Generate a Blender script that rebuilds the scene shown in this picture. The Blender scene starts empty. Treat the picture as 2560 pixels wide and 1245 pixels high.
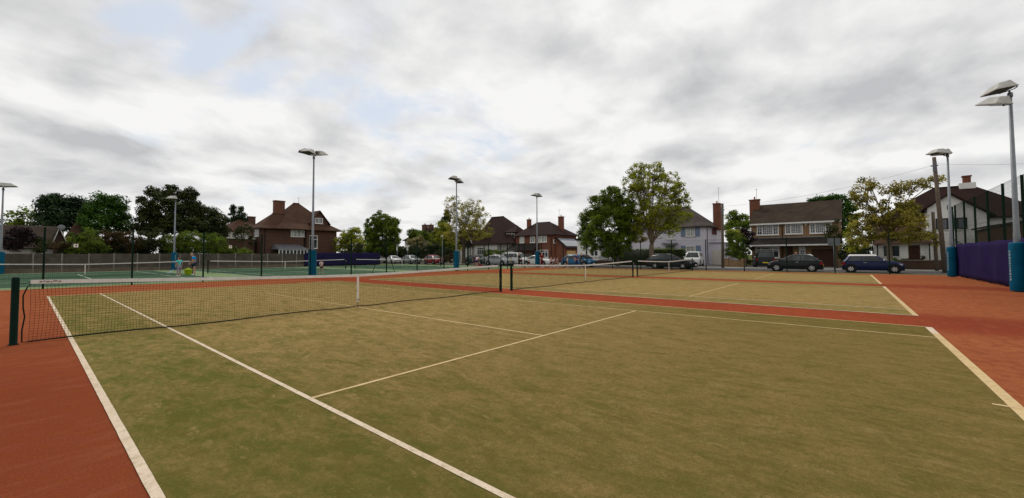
import bpy, bmesh, math, random
import numpy as np
from mathutils import Vector, Matrix
R_ = math.radians
rnd = random.Random(7)
nrg = np.random.default_rng(11)
SC = bpy.context.scene
COL = SC.collection

# ------------------------------------------------------------------ camera solve (from the court lines)
CAM = np.array([-5.9986, -10.64467, 1.46074]); YAW, PIT, ROL = .69353, .0347, -.00336
FPX, SY = 1009.20356, 602.23728
_w = np.array([math.cos(PIT)*math.cos(YAW), math.cos(PIT)*math.sin(YAW), math.sin(PIT)])
_r = np.cross(_w, [0, 0, 1]); _r /= np.linalg.norm(_r); _u = np.cross(_r, _w)
_c, _s = math.cos(ROL), math.sin(ROL)
RR, UU, WW = _r*_c+_u*_s, _u*_c-_r*_s, _w
def ray(px, py): return WW + RR*(px-1280)/FPX + UU*(SY-py)/FPX
def onX(px, py, X): d = ray(px, py); return CAM + d*(X-CAM[0])/d[0]
def onY(px, py, Y): d = ray(px, py); return CAM + d*(Y-CAM[1])/d[1]
def ground(px, py, z=0.): d = ray(px, py); return CAM + d*(z-CAM[2])/d[2]
def depth(p): return float((np.array(p)-CAM) @ WW)

# ------------------------------------------------------------------ node helpers
def mat(name):
    m = bpy.data.materials.new(name); m.use_nodes = True
    nt = m.node_tree; b = nt.nodes['Principled BSDF']
    return m, nt, b
def N(nt, t, **kw):
    n = nt.nodes.new(t)
    for k, v in kw.items():
        if k.startswith('i_'): n.inputs[k[2:].replace('_', ' ')].default_value = v
        elif k[0] == 'n' and k[1:].isdigit(): n.inputs[int(k[1:])].default_value = v
        else: setattr(n, k, v)
    return n
def L(nt, a, b): nt.links.new(a, b)
def mixc(nt, fac, a, b, blend='MIX'):
    n = nt.nodes.new('ShaderNodeMix'); n.data_type = 'RGBA'; n.blend_type = blend
    for sock, v in ((n.inputs[0], fac), (n.inputs[6], a), (n.inputs[7], b)):
        if hasattr(v, 'is_output'): nt.links.new(v, sock)
        elif isinstance(v, (int, float)): sock.default_value = v
        else: sock.default_value = (*v[:3], 1)
    return n.outputs[2]
def mth(nt, op, a, b=None, clamp=False):
    n = nt.nodes.new('ShaderNodeMath'); n.operation = op; n.use_clamp = clamp
    for i, v in enumerate((a, b)):
        if v is None: continue
        if hasattr(v, 'is_output'): nt.links.new(v, n.inputs[i])
        else: n.inputs[i].default_value = v
    return n.outputs[0]
def mapr(nt, v, a, b, c=0., d=1., smooth=False):
    n = nt.nodes.new('ShaderNodeMapRange')
    if smooth: n.interpolation_type = 'SMOOTHSTEP'
    nt.links.new(v, n.inputs[0])
    for i, x in enumerate((a, b, c, d)): n.inputs[i+1].default_value = x
    return n.outputs[0]
def coords(nt, kind='Object', scale=(1, 1, 1), rot=(0, 0, 0)):
    if kind == 'Position': src = nt.nodes.new('ShaderNodeNewGeometry').outputs['Position']
    else: src = nt.nodes.new('ShaderNodeTexCoord').outputs[kind]
    mp = nt.nodes.new('ShaderNodeMapping'); nt.links.new(src, mp.inputs[0])
    mp.inputs['Scale'].default_value = scale; mp.inputs['Rotation'].default_value = rot
    return mp.outputs[0]
def noise(nt, vec, scale, detail=4, rough=.55, dist=0.):
    n = nt.nodes.new('ShaderNodeTexNoise'); nt.links.new(vec, n.inputs['Vector'])
    n.inputs['Scale'].default_value = scale; n.inputs['Detail'].default_value = detail
    n.inputs['Roughness'].default_value = rough; n.inputs['Distortion'].default_value = dist
    return n.outputs[0]
def bump(nt, b, h, strength=.3, dist=.02):
    n = nt.nodes.new('ShaderNodeBump'); nt.links.new(h, n.inputs['Height'])
    n.inputs['Strength'].default_value = strength; n.inputs['Distance'].default_value = dist
    nt.links.new(n.outputs[0], b.inputs['Normal'])
_mc = {}
def M(name, col, rough=.6, var=.12, scale=3., metal=0., spec=.1, bmp=0., kind='Object', coat=0.):
    if name in _mc: return _mc[name]
    m, nt, b = mat(name)
    v = coords(nt, kind)
    n1 = noise(nt, v, scale, 5, .6)
    dark = tuple(c*(1-var) for c in col); lite = tuple(min(1, c*(1+var)) for c in col)
    L(nt, mixc(nt, mapr(nt, n1, .3, .7), dark, lite), b.inputs['Base Color'])
    b.inputs['Roughness'].default_value = rough; b.inputs['Metallic'].default_value = metal
    b.inputs['Specular IOR Level'].default_value = spec; b.inputs['Coat Weight'].default_value = coat
    b.inputs['Coat Roughness'].default_value = .06
    if bmp: bump(nt, b, noise(nt, v, scale*8, 3), bmp, .01)
    _mc[name] = m; return m

def brick_mat(name, c1, c2, mortar, axis='x', size=(.45, .15)):
    if name in _mc: return _mc[name]
    m, nt, b = mat(name)
    g = nt.nodes.new('ShaderNodeNewGeometry'); sep = nt.nodes.new('ShaderNodeSeparateXYZ'); L(nt, g.outputs['Position'], sep.inputs[0])
    su = mth(nt, 'ADD', sep.outputs[0], sep.outputs[1])
    cb = nt.nodes.new('ShaderNodeCombineXYZ'); L(nt, su, cb.inputs[0]); L(nt, sep.outputs[2], cb.inputs[1])
    br = N(nt, 'ShaderNodeTexBrick'); L(nt, cb.outputs[0], br.inputs['Vector'])
    br.inputs['Scale'].default_value = 1.; br.inputs['Brick Width'].default_value = size[0]; br.inputs['Row Height'].default_value = size[1]
    br.inputs['Mortar Size'].default_value = .012
    br.inputs['Color1'].default_value = (*c1, 1); br.inputs['Color2'].default_value = (*c2, 1); br.inputs['Mortar'].default_value = (*mortar, 1)
    nz = noise(nt, g.outputs['Position'], .8, 5, .65)
    L(nt, mixc(nt, mapr(nt, nz, .3, .75, 0, .6), br.outputs[0], tuple(c*.55 for c in c1)), b.inputs['Base Color'])
    b.inputs['Roughness'].default_value = .9; b.inputs['Specular IOR Level'].default_value = .08
    bump(nt, b, br.outputs['Fac'], -.3, .01)
    _mc[name] = m; return m
def tile_mat(name, c1, c2, row=.17, moss=None):
    if name in _mc: return _mc[name]
    m, nt, b = mat(name)
    g = nt.nodes.new('ShaderNodeNewGeometry'); sep = nt.nodes.new('ShaderNodeSeparateXYZ'); L(nt, g.outputs['Position'], sep.inputs[0])
    su = mth(nt, 'ADD', sep.outputs[0], sep.outputs[1])
    cb = nt.nodes.new('ShaderNodeCombineXYZ'); L(nt, su, cb.inputs[0]); L(nt, sep.outputs[2], cb.inputs[1])
    br = N(nt, 'ShaderNodeTexBrick'); L(nt, cb.outputs[0], br.inputs['Vector'])
    br.inputs['Scale'].default_value = 1.; br.inputs['Brick Width'].default_value = .3; br.inputs['Row Height'].default_value = row
    br.inputs['Mortar Size'].default_value = .02; br.inputs['Mortar Smooth'].default_value = .6
    br.inputs['Color1'].default_value = (*c1, 1); br.inputs['Color2'].default_value = (*c2, 1)
    br.inputs['Mortar'].default_value = (*[c*.35 for c in c1], 1)
    nz = noise(nt, g.outputs['Position'], .55, 6, .7)
    col = mixc(nt, mapr(nt, nz, .4, .75, 0, .75), br.outputs[0], moss or tuple(c*.6 for c in c2))
    L(nt, col, b.inputs['Base Color'])
    b.inputs['Roughness'].default_value = .85; b.inputs['Specular IOR Level'].default_value = .06
    bump(nt, b, br.outputs['Fac'], -.5, .03)
    _mc[name] = m; return m
def leaf_mat(name, dark, lite, sub=.35):
    if name in _mc: return _mc[name]
    m, nt, b = mat(name)
    at = N(nt, 'ShaderNodeAttribute', attribute_name='tone')
    col = mixc(nt, at.outputs['Fac'], dark, lite)
    L(nt, col, b.inputs['Base Color']); b.inputs['Roughness'].default_value = .55; b.inputs['Specular IOR Level'].default_value = .1
    tr = nt.nodes.new('ShaderNodeBsdfTranslucent'); L(nt, col, tr.inputs[0])
    mx = nt.nodes.new('ShaderNodeMixShader'); mx.inputs[0].default_value = sub
    L(nt, b.outputs[0], mx.inputs[1]); L(nt, tr.outputs[0], mx.inputs[2])
    L(nt, mx.outputs[0], nt.nodes['Material Output'].inputs[0])
    _mc[name] = m; return m
def glass_mat(name='window_glass', col=(.02, .025, .03), rough=.06):
    if name in _mc: return _mc[name]
    m, nt, b = mat(name)
    v = coords(nt, 'Position')
    L(nt, mixc(nt, mapr(nt, noise(nt, v, .9, 2), .4, .62), col, tuple(c*2.4+.01 for c in col)), b.inputs['Base Color'])
    b.inputs['Roughness'].default_value = rough; b.inputs['Specular IOR Level'].default_value = .6
    _mc[name] = m; return m

# ------------------------------------------------------------------ mesh builder
class MB:
    def __init__(s): s.v = []; s.f = []; s.mi = []; s.sm = []
    def add(s, vs, fs, mi=0, smooth=False):
        k = len(s.v); s.v += [tuple(map(float, p)) for p in vs]
        for f in fs: s.f.append([k+i for i in f]); s.mi.append(mi); s.sm.append(smooth)
        return s
    def box(s, x0, x1, y0, y1, z0, z1, mi=0):
        x0, x1 = min(x0, x1), max(x0, x1); y0, y1 = min(y0, y1), max(y0, y1); z0, z1 = min(z0, z1), max(z0, z1)
        vs = [(x, y, z) for z in (z0, z1) for y in (y0, y1) for x in (x0, x1)]
        return s.add(vs, [(0, 2, 3, 1), (4, 5, 7, 6), (0, 1, 5, 4), (2, 6, 7, 3), (0, 4, 6, 2), (1, 3, 7, 5)], mi)
    def hexa(s, b, t, mi=0, smooth=False):   # bottom ring, top ring (same count)
        n = len(b)
        return s.add(list(b)+list(t), [tuple(range(n))[::-1], tuple(range(n, 2*n))]+[(i, (i+1) % n, n+(i+1) % n, n+i) for i in range(n)], mi, smooth)
    def tube(s, pts, rad, n=8, mi=0, caps=True, smooth=True):
        pts = [np.array(p, float) for p in pts]
        if not hasattr(rad, '__len__'): rad = [rad]*len(pts)
        rings = []
        for i, p in enumerate(pts):
            d = pts[min(i+1, len(pts)-1)]-pts[max(i-1, 0)]; d = d/(np.linalg.norm(d)+1e-9)
            a = np.array([0, 0, 1.]) if abs(d[2]) < .9 else np.array([1., 0, 0])
            e1 = np.cross(d, a); e1 /= np.linalg.norm(e1); e2 = np.cross(d, e1)
            rings.append([p+rad[i]*(e1*math.cos(2*math.pi*k/n)+e2*math.sin(2*math.pi*k/n)) for k in range(n)])
        vs = [q for r in rings for q in r]; fs = []
        for i in range(len(pts)-1):
            for k in range(n):
                a, b = i*n+k, i*n+(k+1) % n
                fs.append((a, b, b+n, a+n))
        if caps: fs += [tuple(range(n)), tuple(range((len(pts)-1)*n, len(pts)*n))[::-1]]
        return s.add(vs, fs, mi, smooth)
    def lathe(s, c, prof, n=16, mi=0, axis='z', smooth=True):   # prof [(r, h)]
        vs = []
        for r, h in prof:
            for k in range(n):
                a = 2*math.pi*k/n; p = (r*math.cos(a), r*math.sin(a), h)
                if axis == 'x': p = (p[2], p[0], p[1])
                if axis == 'y': p = (p[0], p[2], p[1])
                vs.append((c[0]+p[0], c[1]+p[1], c[2]+p[2]))
        fs = [(i*n+k, i*n+(k+1) % n, (i+1)*n+(k+1) % n, (i+1)*n+k) for i in range(len(prof)-1) for k in range(n)]
        fs += [tuple(range(n))[::-1], tuple(range((len(prof)-1)*n, len(prof)*n))]
        return s.add(vs, fs, mi, smooth)
    def prism(s, poly, fn, o0, o1, mi=0):   # poly [(s,z)] extruded between o0,o1, fn maps (s,o,z)->world
        n = len(poly)
        vs = [fn(a, o0, z) for a, z in poly]+[fn(a, o1, z) for a, z in poly]
        return s.add(vs, [tuple(range(n)), tuple(range(n, 2*n))[::-1]]+[(i, (i+1) % n, n+(i+1) % n, n+i) for i in range(n)], mi)
    def build(s, name, mats, parent=None, loc=None, bevel=0., fix=True):
        me = bpy.data.meshes.new(name); me.from_pydata(s.v, [], s.f)
        if not isinstance(mats, (list, tuple)): mats = [mats]
        for m in mats: me.materials.append(m)
        me.polygons.foreach_set('material_index', s.mi); me.polygons.foreach_set('use_smooth', s.sm)
        me.update()
        if fix:
            bm = bmesh.new(); bm.from_mesh(me); bmesh.ops.recalc_face_normals(bm, faces=bm.faces); bm.to_mesh(me); bm.free()
        o = bpy.data.objects.new(name, me); COL.objects.link(o)
        if parent: o.parent = parent
        if loc is not None: o.location = loc
        if bevel:
            b = o.modifiers.new('bevel', 'BEVEL'); b.width = bevel; b.segments = 2; b.limit_method = 'ANGLE'
        return o
def thing(name, label, cat, loc=(0, 0, 0), rz=0., group=None):
    o = bpy.data.objects.new(name, None); COL.objects.link(o); o.empty_display_size = .2
    o.location = loc; o.rotation_euler = (0, 0, rz); o['label'] = label; o['category'] = cat
    if group: o['group'] = group
    return o
def tag(o, label, cat, group=None, kind=None):
    o['label'] = label; o['category'] = cat
    if group: o['group'] = group
    if kind: o['kind'] = kind
    return o
def struct(o): o['kind'] = 'structure'; return o
def copy_tree(o, parent=None):
    c = o.copy(); COL.objects.link(c)
    if parent: c.parent = parent
    for ch in list(o.children): copy_tree(ch, c)
    return c

# ================================================================== WORLD / SKY
world = bpy.data.worlds.new('World'); SC.world = world; world.use_nodes = True
nt = world.node_tree; bg = nt.nodes['Background']; bg.inputs[1].default_value = .1
SUN_AZ, SUN_EL = R_(60), R_(50)     # direction the light comes from (azimuth from +x)
sky = N(nt, 'ShaderNodeTexSky', sky_type='NISHITA', sun_disc=False)
sky.sun_elevation = SUN_EL; sky.sun_rotation = math.pi/2-SUN_AZ; sky.air_density = 1.; sky.dust_density = 1.2
tc = nt.nodes.new('ShaderNodeTexCoord'); sep = nt.nodes.new('ShaderNodeSeparateXYZ'); L(nt, tc.outputs['Generated'], sep.inputs[0])
zc = mth(nt, 'MAXIMUM', sep.outputs[2], 0.)
den = mth(nt, 'ADD', zc, .27)
cb = nt.nodes.new('ShaderNodeCombineXYZ')
L(nt, mth(nt, 'DIVIDE', sep.outputs[0], den), cb.inputs[0]); L(nt, mth(nt, 'DIVIDE', sep.outputs[1], den), cb.inputs[1]); cb.inputs[2].default_value = 3.7
az = mth(nt, 'ARCTAN2', sep.outputs[1], sep.outputs[0]); el = mth(nt, 'ARCSINE', sep.outputs[2])
def blob(px, py, wx, wy, tilt=0.):
    """soft patch of cloud cover at the azimuth / elevation where the photograph has it"""
    d = ray(px, py); d = d/np.linalg.norm(d); a0 = math.atan2(d[1], d[0]); e0 = math.asin(d[2])
    k = FPX*(1+((px-1280)/FPX)**2)**.5
    ra, re = wx/k*math.cos(math.atan((px-1280)/FPX)), wy/k
    da = mth(nt, 'SUBTRACT', az, a0); de = mth(nt, 'SUBTRACT', el, e0)
    de = mth(nt, 'ADD', de, mth(nt, 'MULTIPLY', da, tilt))
    da = mth(nt, 'DIVIDE', da, ra); de = mth(nt, 'DIVIDE', de, re)
    q = mth(nt, 'ADD', mth(nt, 'MULTIPLY', da, da), mth(nt, 'MULTIPLY', de, de))
    return mth(nt, 'EXPONENT', mth(nt, 'MULTIPLY', q, -1.))
wv = noise(nt, cb.outputs[0], 1.1, 2, .5)
wadd = nt.nodes.new('ShaderNodeVectorMath'); wadd.operation = 'MULTIPLY_ADD'
L(nt, cb.outputs[0], wadd.inputs[0]); wadd.inputs[1].default_value = (1, 1, 1)
cwv = nt.nodes.new('ShaderNodeCombineXYZ'); L(nt, mth(nt, 'MULTIPLY', wv, .3), cwv.inputs[0]); L(nt, mth(nt, 'MULTIPLY', noise(nt, cb.outputs[0], 1.4, 2, .5), .3), cwv.inputs[1])
L(nt, cwv.outputs[0], wadd.inputs[2]); V = wadd.outputs[0]
n_cov = noise(nt, V, 1.5, 8, .6); n_body = noise(nt, V, 1.9, 9, .56); n_fine = noise(nt, V, 6., 6, .58)
v2 = nt.nodes.new('ShaderNodeVectorMath'); v2.operation = 'SCALE'; L(nt, V, v2.inputs[0]); v2.inputs['Scale'].default_value = .93
relief = mth(nt, 'SUBTRACT', noise(nt, V, 3.4, 8, .52), noise(nt, v2.outputs[0], 3.4, 8, .52))   # lit upper edges, grey undersides
# thin places where the blue shows
gap = None
for (px, py, wx, wy, t, k) in [(330, 30, 150, 60, .5, .85), (540, 130, 130, 45, .8, .9), (640, 200, 150, 50, .55, .8), (1100, 250, 260, 55, .2, .75),
                               (1150, 380, 330, 60, 0, .55), (700, 215, 300, 45, .1, .5), (20, 60, 160, 60, 0, .6), (2080, 350, 240, 26, 0, .55), (900, 200, 240, 60, .2, .45), (1330, 300, 140, 60, 0, .4), (200, 260, 200, 30, .3, .35)]:
    b_ = mth(nt, 'MULTIPLY', blob(px, py, wx, wy, t), k); gap = b_ if gap is None else mth(nt, 'MAXIMUM', gap, b_)
cover = mth(nt, 'ADD', mth(nt, 'MULTIPLY', n_cov, 2.6), mth(nt, 'MULTIPLY', gap, -.44))
cover = mapr(nt, cover, .66, 1.08, 0, 1, True)
# darker undersides
shade = None
for (px, py, wx, wy, t, k) in [(900, 60, 500, 130, .1, .5), (1450, 130, 300, 70, 0, .35), (1900, 130, 420, 70, -.15, .45), (2250, 240, 480, 60, -.25, .75), (1700, 290, 240, 40, -.1, .6),
                               (300, 350, 430, 34, .12, .85), (120, 300, 260, 30, 0, .35), (820, 340, 240, 50, .1, .5), (700, 440, 480, 24, 0, .5), (1900, 390, 300, 34, 0, .55), (1850, 470, 420, 22, 0, .45),
                               (2420, 430, 240, 40, 0, .6), (250, 180, 280, 50, .2, .25), (1500, 400, 300, 20, 0, .35), (2380, 340, 220, 24, 0, .3), (300, 470, 400, 20, 0, .35), (1230, 190, 240, 100, 0, -.25), (1330, 330, 240, 60, 0, -.2), (1650, 210, 90, 30, 0, -.2), (60, 20, 300, 120, 0, .2), (2450, 60, 400, 120, 0, .25)]:
    b_ = mth(nt, 'MULTIPLY', blob(px, py, wx, wy, t), k); shade = b_ if shade is None else mth(nt, 'ADD', shade, b_)
sh = mth(nt, 'ADD', mth(nt, 'MULTIPLY', shade, .85), mth(nt, 'MULTIPLY', mth(nt, 'SUBTRACT', n_body, .5), 1.9))
sh = mth(nt, 'ADD', sh, mth(nt, 'MULTIPLY', mth(nt, 'SUBTRACT', n_fine, .5), .28))
sh = mth(nt, 'ADD', sh, mth(nt, 'MULTIPLY', relief, -2.5))
sh = mapr(nt, sh, -.22, 1.15, 0, 1)
ccol = mixc(nt, sh, (9.3, 9.25, 9.15), (5.4, 5.45, 5.6))
skyb = mixc(nt, .68, sky.outputs[0], (7.3, 7.9, 8.7))
L(nt, mixc(nt, cover, skyb, ccol), bg.inputs[0])

sun = bpy.data.lights.new('sun', 'SUN'); sun.energy = 1.5; sun.angle = R_(14); sun.color = (1, .955, .89)
so = bpy.data.objects.new('sun', sun); COL.objects.link(so)
sd = Vector((math.cos(SUN_AZ)*math.cos(SUN_EL), math.sin(SUN_AZ)*math.cos(SUN_EL), math.sin(SUN_EL)))
so.rotation_euler = sd.to_track_quat('Z', 'Y').to_euler(); so.location = (0, 0, 60)

cam = bpy.data.cameras.new('camera'); co = bpy.data.objects.new('camera', cam); COL.objects.link(co); SC.camera = co
cam.sensor_width = 36; cam.lens = FPX/2560*36; cam.shift_y = -(622.5-SY)/2560; cam.clip_end = 3000; cam.clip_start = .05
mw = Matrix.Identity(4)
for i in range(3): mw[i][0], mw[i][1], mw[i][2], mw[i][3] = RR[i], UU[i], -WW[i], CAM[i]
co.matrix_world = mw
SC.view_settings.view_transform = 'Standard'; SC.view_settings.look = 'None'; SC.view_settings.exposure = 0; SC.view_settings.gamma = 1

# ================================================================== GROUND, ROAD, COURTS
def sheet(name, x0, x1, y0, y1, z, m, parent=None, loc=None):
    mb = MB(); mb.add([(x0, y0, z), (x1, y0, z), (x1, y1, z), (x0, y1, z)], [(0, 1, 2, 3)])
    return mb.build(name, m, parent, loc, fix=False)
def grain_mat(name, c1, c2, c3, s_big, s_mid, fine=90, kind='Position', grain=.22, bmp=.35):
    m, nt, b = mat(name); v = coords(nt, kind)
    a = noise(nt, v, s_big, 5, .6); c = noise(nt, v, s_mid, 5, .65); f = noise(nt, v, fine, 3, .7)
    col = mixc(nt, mapr(nt, a, .35, .65), c1, c2)
    col = mixc(nt, mapr(nt, c, .5, .75, 0, .7), col, c3)
    col = mixc(nt, mapr(nt, f, .3, .7, 0, grain), col, (0, 0, 0))
    L(nt, col, b.inputs['Base Color']); b.inputs['Roughness'].default_value = .95; b.inputs['Specular IOR Level'].default_value = .0
    bump(nt, b, f, bmp, .006)
    return m
m_grass = grain_mat('rough_grass', (.07, .085, .03), (.11, .12, .045), (.14, .12, .06), .2, 1.3)
m_asph = grain_mat('asphalt', (.1, .092, .09), (.13, .12, .118), (.08, .075, .075), .3, 2., 120)
m_pave = grain_mat('paving', (.23, .22, .2), (.3, .285, .26), (.17, .17, .13), .5, 2.)
m_verge = grain_mat('verge_grass', (.12, .13, .05), (.19, .18, .085), (.24, .2, .11), .6, 3.)
struct(sheet('ground', -900, 1100, -900, 1100, -.03, m_grass))
struct(sheet('road', 34.2, 39.2, -90, 160, -.012, m_asph))
mb = MB(); mb.box(39.2, 39.34, -90, 160, -.05, .09); struct(mb.build('kerb', M('kerbstone', (.3, .29, .27), .9, .15, 2.)))
mb = MB(); mb.box(39.34, 43.3, -90, 160, -.05, .075); struct(mb.build('pavement', m_pave))
mb = MB(); mb.box(33.12, 34.2, -90, 160, -.05, .0); struct(mb.build('roadside_verge', m_verge))
struct(sheet('driveway', 43.3, 54.2, -14.6, .6, .0, m_asph)); struct(sheet('driveway', 43.3, 54.2, .9, 9.5, .004, m_asph))
struct(sheet('driveway', 43.3, 56.5, 10, 48, .002, m_pave))

def terracotta():
    m, nt, b = mat('red_court_carpet'); v = coords(nt, 'Position'); vs = coords(nt, 'Position', (.35, 1.3, 1))
    g = nt.nodes.new('ShaderNodeNewGeometry'); sp = nt.nodes.new('ShaderNodeSeparateXYZ'); L(nt, g.outputs['Position'], sp.inputs[0])
    a = noise(nt, v, .35, 5, .6); s_ = noise(nt, vs, 3.4, 7, .72, .5); f = noise(nt, v, 70, 3, .7); mid = noise(nt, v, 5.5, 4, .65)
    # the carpet stays redder where nobody runs: the strips between courts and the back of the court
    deep = mapr(nt, mth(nt, 'ABSOLUTE', mth(nt, 'SUBTRACT', sp.outputs[0], 6.43)), .7, 2.0, 1, 0, True)
    deep2 = mapr(nt, mth(nt, 'ABSOLUTE', mth(nt, 'SUBTRACT', sp.outputs[0], 19.3)), .7, 1.8, .8, 0, True)
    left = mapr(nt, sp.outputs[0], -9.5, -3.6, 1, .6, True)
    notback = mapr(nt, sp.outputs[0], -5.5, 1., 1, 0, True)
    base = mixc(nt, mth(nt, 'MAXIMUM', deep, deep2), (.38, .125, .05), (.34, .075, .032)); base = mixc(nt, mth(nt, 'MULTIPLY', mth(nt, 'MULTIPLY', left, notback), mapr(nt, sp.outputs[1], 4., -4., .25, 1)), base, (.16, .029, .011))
    base = mixc(nt, mth(nt, 'MULTIPLY', mth(nt, 'MAXIMUM', deep, deep2), mapr(nt, sp.outputs[1], -11., -12.5, 0, .75)), base, (.24, .05, .028))
    col = mixc(nt, mapr(nt, s_, .5, .62, 0, .24), base, (.36, .14, .075))
    col = mixc(nt, mapr(nt, a, .4, .7, 0, .35), col, (.2, .045, .022))
    col = mixc(nt, mapr(nt, mid, .48, .58, 0, .5), col, (.22, .055, .03))
    col = mixc(nt, mapr(nt, f, .35, .65, 0, .5), col, (.08, .02, .012))
    L(nt, col, b.inputs['Base Color']); b.inputs['Roughness'].default_value = .95; b.inputs['Specular IOR Level'].default_value = .0
    bump(nt, b, f, .4, .008); return m
m_red = terracotta()
struct(sheet('court_surround', -26, 33.1, -16.3, 17.5, 0, m_red))
def turf(name, green_left_dim_near):
    m, nt, b = mat(name); v = coords(nt, 'Object'); vs = coords(nt, 'Object', (1.25, .6, 1), (0, 0, .5))
    tcn = nt.nodes.new('ShaderNodeTexCoord'); sp = nt.nodes.new('ShaderNodeSeparateXYZ'); L(nt, tcn.outputs['Object'], sp.inputs[0])
    X, Y = sp.outputs[0], sp.outputs[1]; ax, ay = mth(nt, 'ABSOLUTE', X), mth(nt, 'ABSOLUTE', Y)
    big = noise(nt, v, .3, 4, .6); patch = noise(nt, vs, 2.6, 7, .7, .4); mid = noise(nt, vs, 6.5, 6, .7, .4); f = noise(nt, v, 60, 3, .8); f2 = noise(nt, v, 18, 5, .75)
    alley = mapr(nt, ax, 3.7, 4.6, 0, 1, True)
    g0 = mth(nt, 'MULTIPLY', alley, .3)
    if green_left_dim_near:
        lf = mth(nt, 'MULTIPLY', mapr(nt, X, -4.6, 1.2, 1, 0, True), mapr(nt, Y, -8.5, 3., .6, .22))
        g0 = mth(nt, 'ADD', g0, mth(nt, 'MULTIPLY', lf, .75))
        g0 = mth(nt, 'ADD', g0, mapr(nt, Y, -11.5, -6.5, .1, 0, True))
    wet = mth(nt, 'ADD', g0, mth(nt, 'MULTIPLY', mth(nt, 'SUBTRACT', patch, .5), 2.3))
    wet = mth(nt, 'ADD', wet, mth(nt, 'MULTIPLY', mth(nt, 'SUBTRACT', mid, .5), 2.0))
    wet = mth(nt, 'ADD', wet, mth(nt, 'MULTIPLY', mth(nt, 'SUBTRACT', big, .5), .7))
    gfac = mapr(nt, wet, -.05, .95, 0, 1)
    col = mixc(nt, gfac, (.365, .245, .1), (.105, .122, .028))
    m3 = noise(nt, vs, 3.2, 7, .72, .6); sand = mapr(nt, mth(nt, 'SUBTRACT', mth(nt, 'ADD', mth(nt, 'MULTIPLY', mid, .5), mth(nt, 'MULTIPLY', m3, .5)), mth(nt, 'MULTIPLY', g0, .07)), .505, .575, 0, .62)
    col = mixc(nt, sand, col, (.5, .34, .16))
    dk = mapr(nt, noise(nt, vs, 5., 7, .75, .5), .51, .6, 0, .5)
    col = mixc(nt, dk, col, (.12, .1, .024))
    if green_left_dim_near: col = mixc(nt, mapr(nt, Y, -11, 0., .55, 0, True), col, (.115, .082, .022))  # lens-edge dimming towards the camera, put into the turf colour
    col = mixc(nt, mapr(nt, f2, .44, .6, 0, .34), col, (.09, .075, .02))
    col = mixc(nt, mapr(nt, f, .35, .68, 0, .5), col, (.06, .05, .012))
    L(nt, col, b.inputs['Base Color']); b.inputs['Roughness'].default_value = .95; b.inputs['Specular IOR Level'].default_value = .0
    bump(nt, b, f, .5, .01); return m
def line_mat(name, c1, c2, dirt=.4):
    m, nt, b = mat(name); v = coords(nt, 'Position')
    n1 = noise(nt, v, 3., 5, .7); f = noise(nt, v, 60, 3, .7)
    col = mixc(nt, mapr(nt, n1, .35, .7), c1, c2); col = mixc(nt, mapr(nt, f, .45, .75, 0, dirt), col, (.3, .22, .1))
    col = mixc(nt, mapr(nt, noise(nt, v, 14, 5, .75), .5, .66, 0, .5), col, (.27, .2, .1))
    L(nt, col, b.inputs['Base Color']); b.inputs['Roughness'].default_value = .9; b.inputs['Specular IOR Level'].default_value = .0
    return m
ml_w = line_mat('white_line', (.66, .55, .43), (.56, .45, .33)); ml_y = line_mat('sandy_line', (.6, .45, .25), (.52, .37, .19)); ml_g = line_mat('hard_line', (.66, .7, .62), (.55, .6, .5))
def rects(mb, X, rs, z):
    lr = random.Random(5)
    for x0, x1, y0, y1 in rs:
        alongx = (x1-x0) > (y1-y0); Ln = max(x1-x0, y1-y0); n = max(1, int(Ln/.11)); vs = []
        for i in range(n+1):
            f = i/n; a, b = lr.gauss(0, .0006), lr.gauss(0, .0006)
            vs += [(x0+(x1-x0)*f, y0+a, z), (x0+(x1-x0)*f, y1+b, z)] if alongx else [(x1+b, y0+(y1-y0)*f, z), (x0+a, y0+(y1-y0)*f, z)]
        mb.add(vs, [(2*i, 2*i+2, 2*i+3, 2*i+1) for i in range(n)])
def court(cx, cy, m_surf, mw_, my_, idx, z=.004):
    s_ = struct(sheet('court_surface', -5.485, 5.485, -11.885, 11.885, z, m_surf, None, (cx, cy, 0)))
    mb = MB(); rects(mb, 0, [(-5.485, -5.425, -11.885, 11.885), (-4.14, -4.09, -11.785, 11.785), (4.6, 5.435, -11.885, -11.785)], z+.004)
    mb.build('court_line', mw_, s_, fix=False)
    mb = MB(); rects(mb, 0, [(5.435, 5.485, -11.785, 11.785), (4.09, 4.14, -11.785, 11.785), (-4.09, 4.09, -6.42, -6.37), (-4.09, 4.09, 6.37, 6.42), (-.025, .025, -6.37, 6.37),
                             (-5.425, 5.435, 11.785, 11.885), (-.025, .025, 11.68, 11.785), (-5.425, 4.6, -11.885, -11.785), (-.025, .025, -11.785, -11.68)], z+.004)
    mb.build('court_line', my_, s_, fix=False)
    return s_
t1, t2 = turf('worn_turf_near_dimmed', True), turf('worn_turf', False)
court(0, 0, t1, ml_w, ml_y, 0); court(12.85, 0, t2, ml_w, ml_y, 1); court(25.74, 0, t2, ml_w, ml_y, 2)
# hard courts beyond the fence
m_hard_l = grain_mat('hard_court_pale_green', (.17, .24, .12), (.21, .28, .14), (.27, .3, .17), .35, 3., 60, bmp=.1)
m_hard_d = grain_mat('hard_court_dark_green', (.055, .1, .062), (.07, .12, .075), (.1, .14, .09), .25, 2., 60, bmp=.1)
struct(sheet('hard_court_surround', -26, 33.1, 17.5, 44.6, 0, m_hard_l))
GC = [-3.3, 9.95, 23.2]; GY = 31.0
for i, cx in enumerate(GC): court(cx, GY, m_hard_d, ml_g, ml_g, i)

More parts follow.
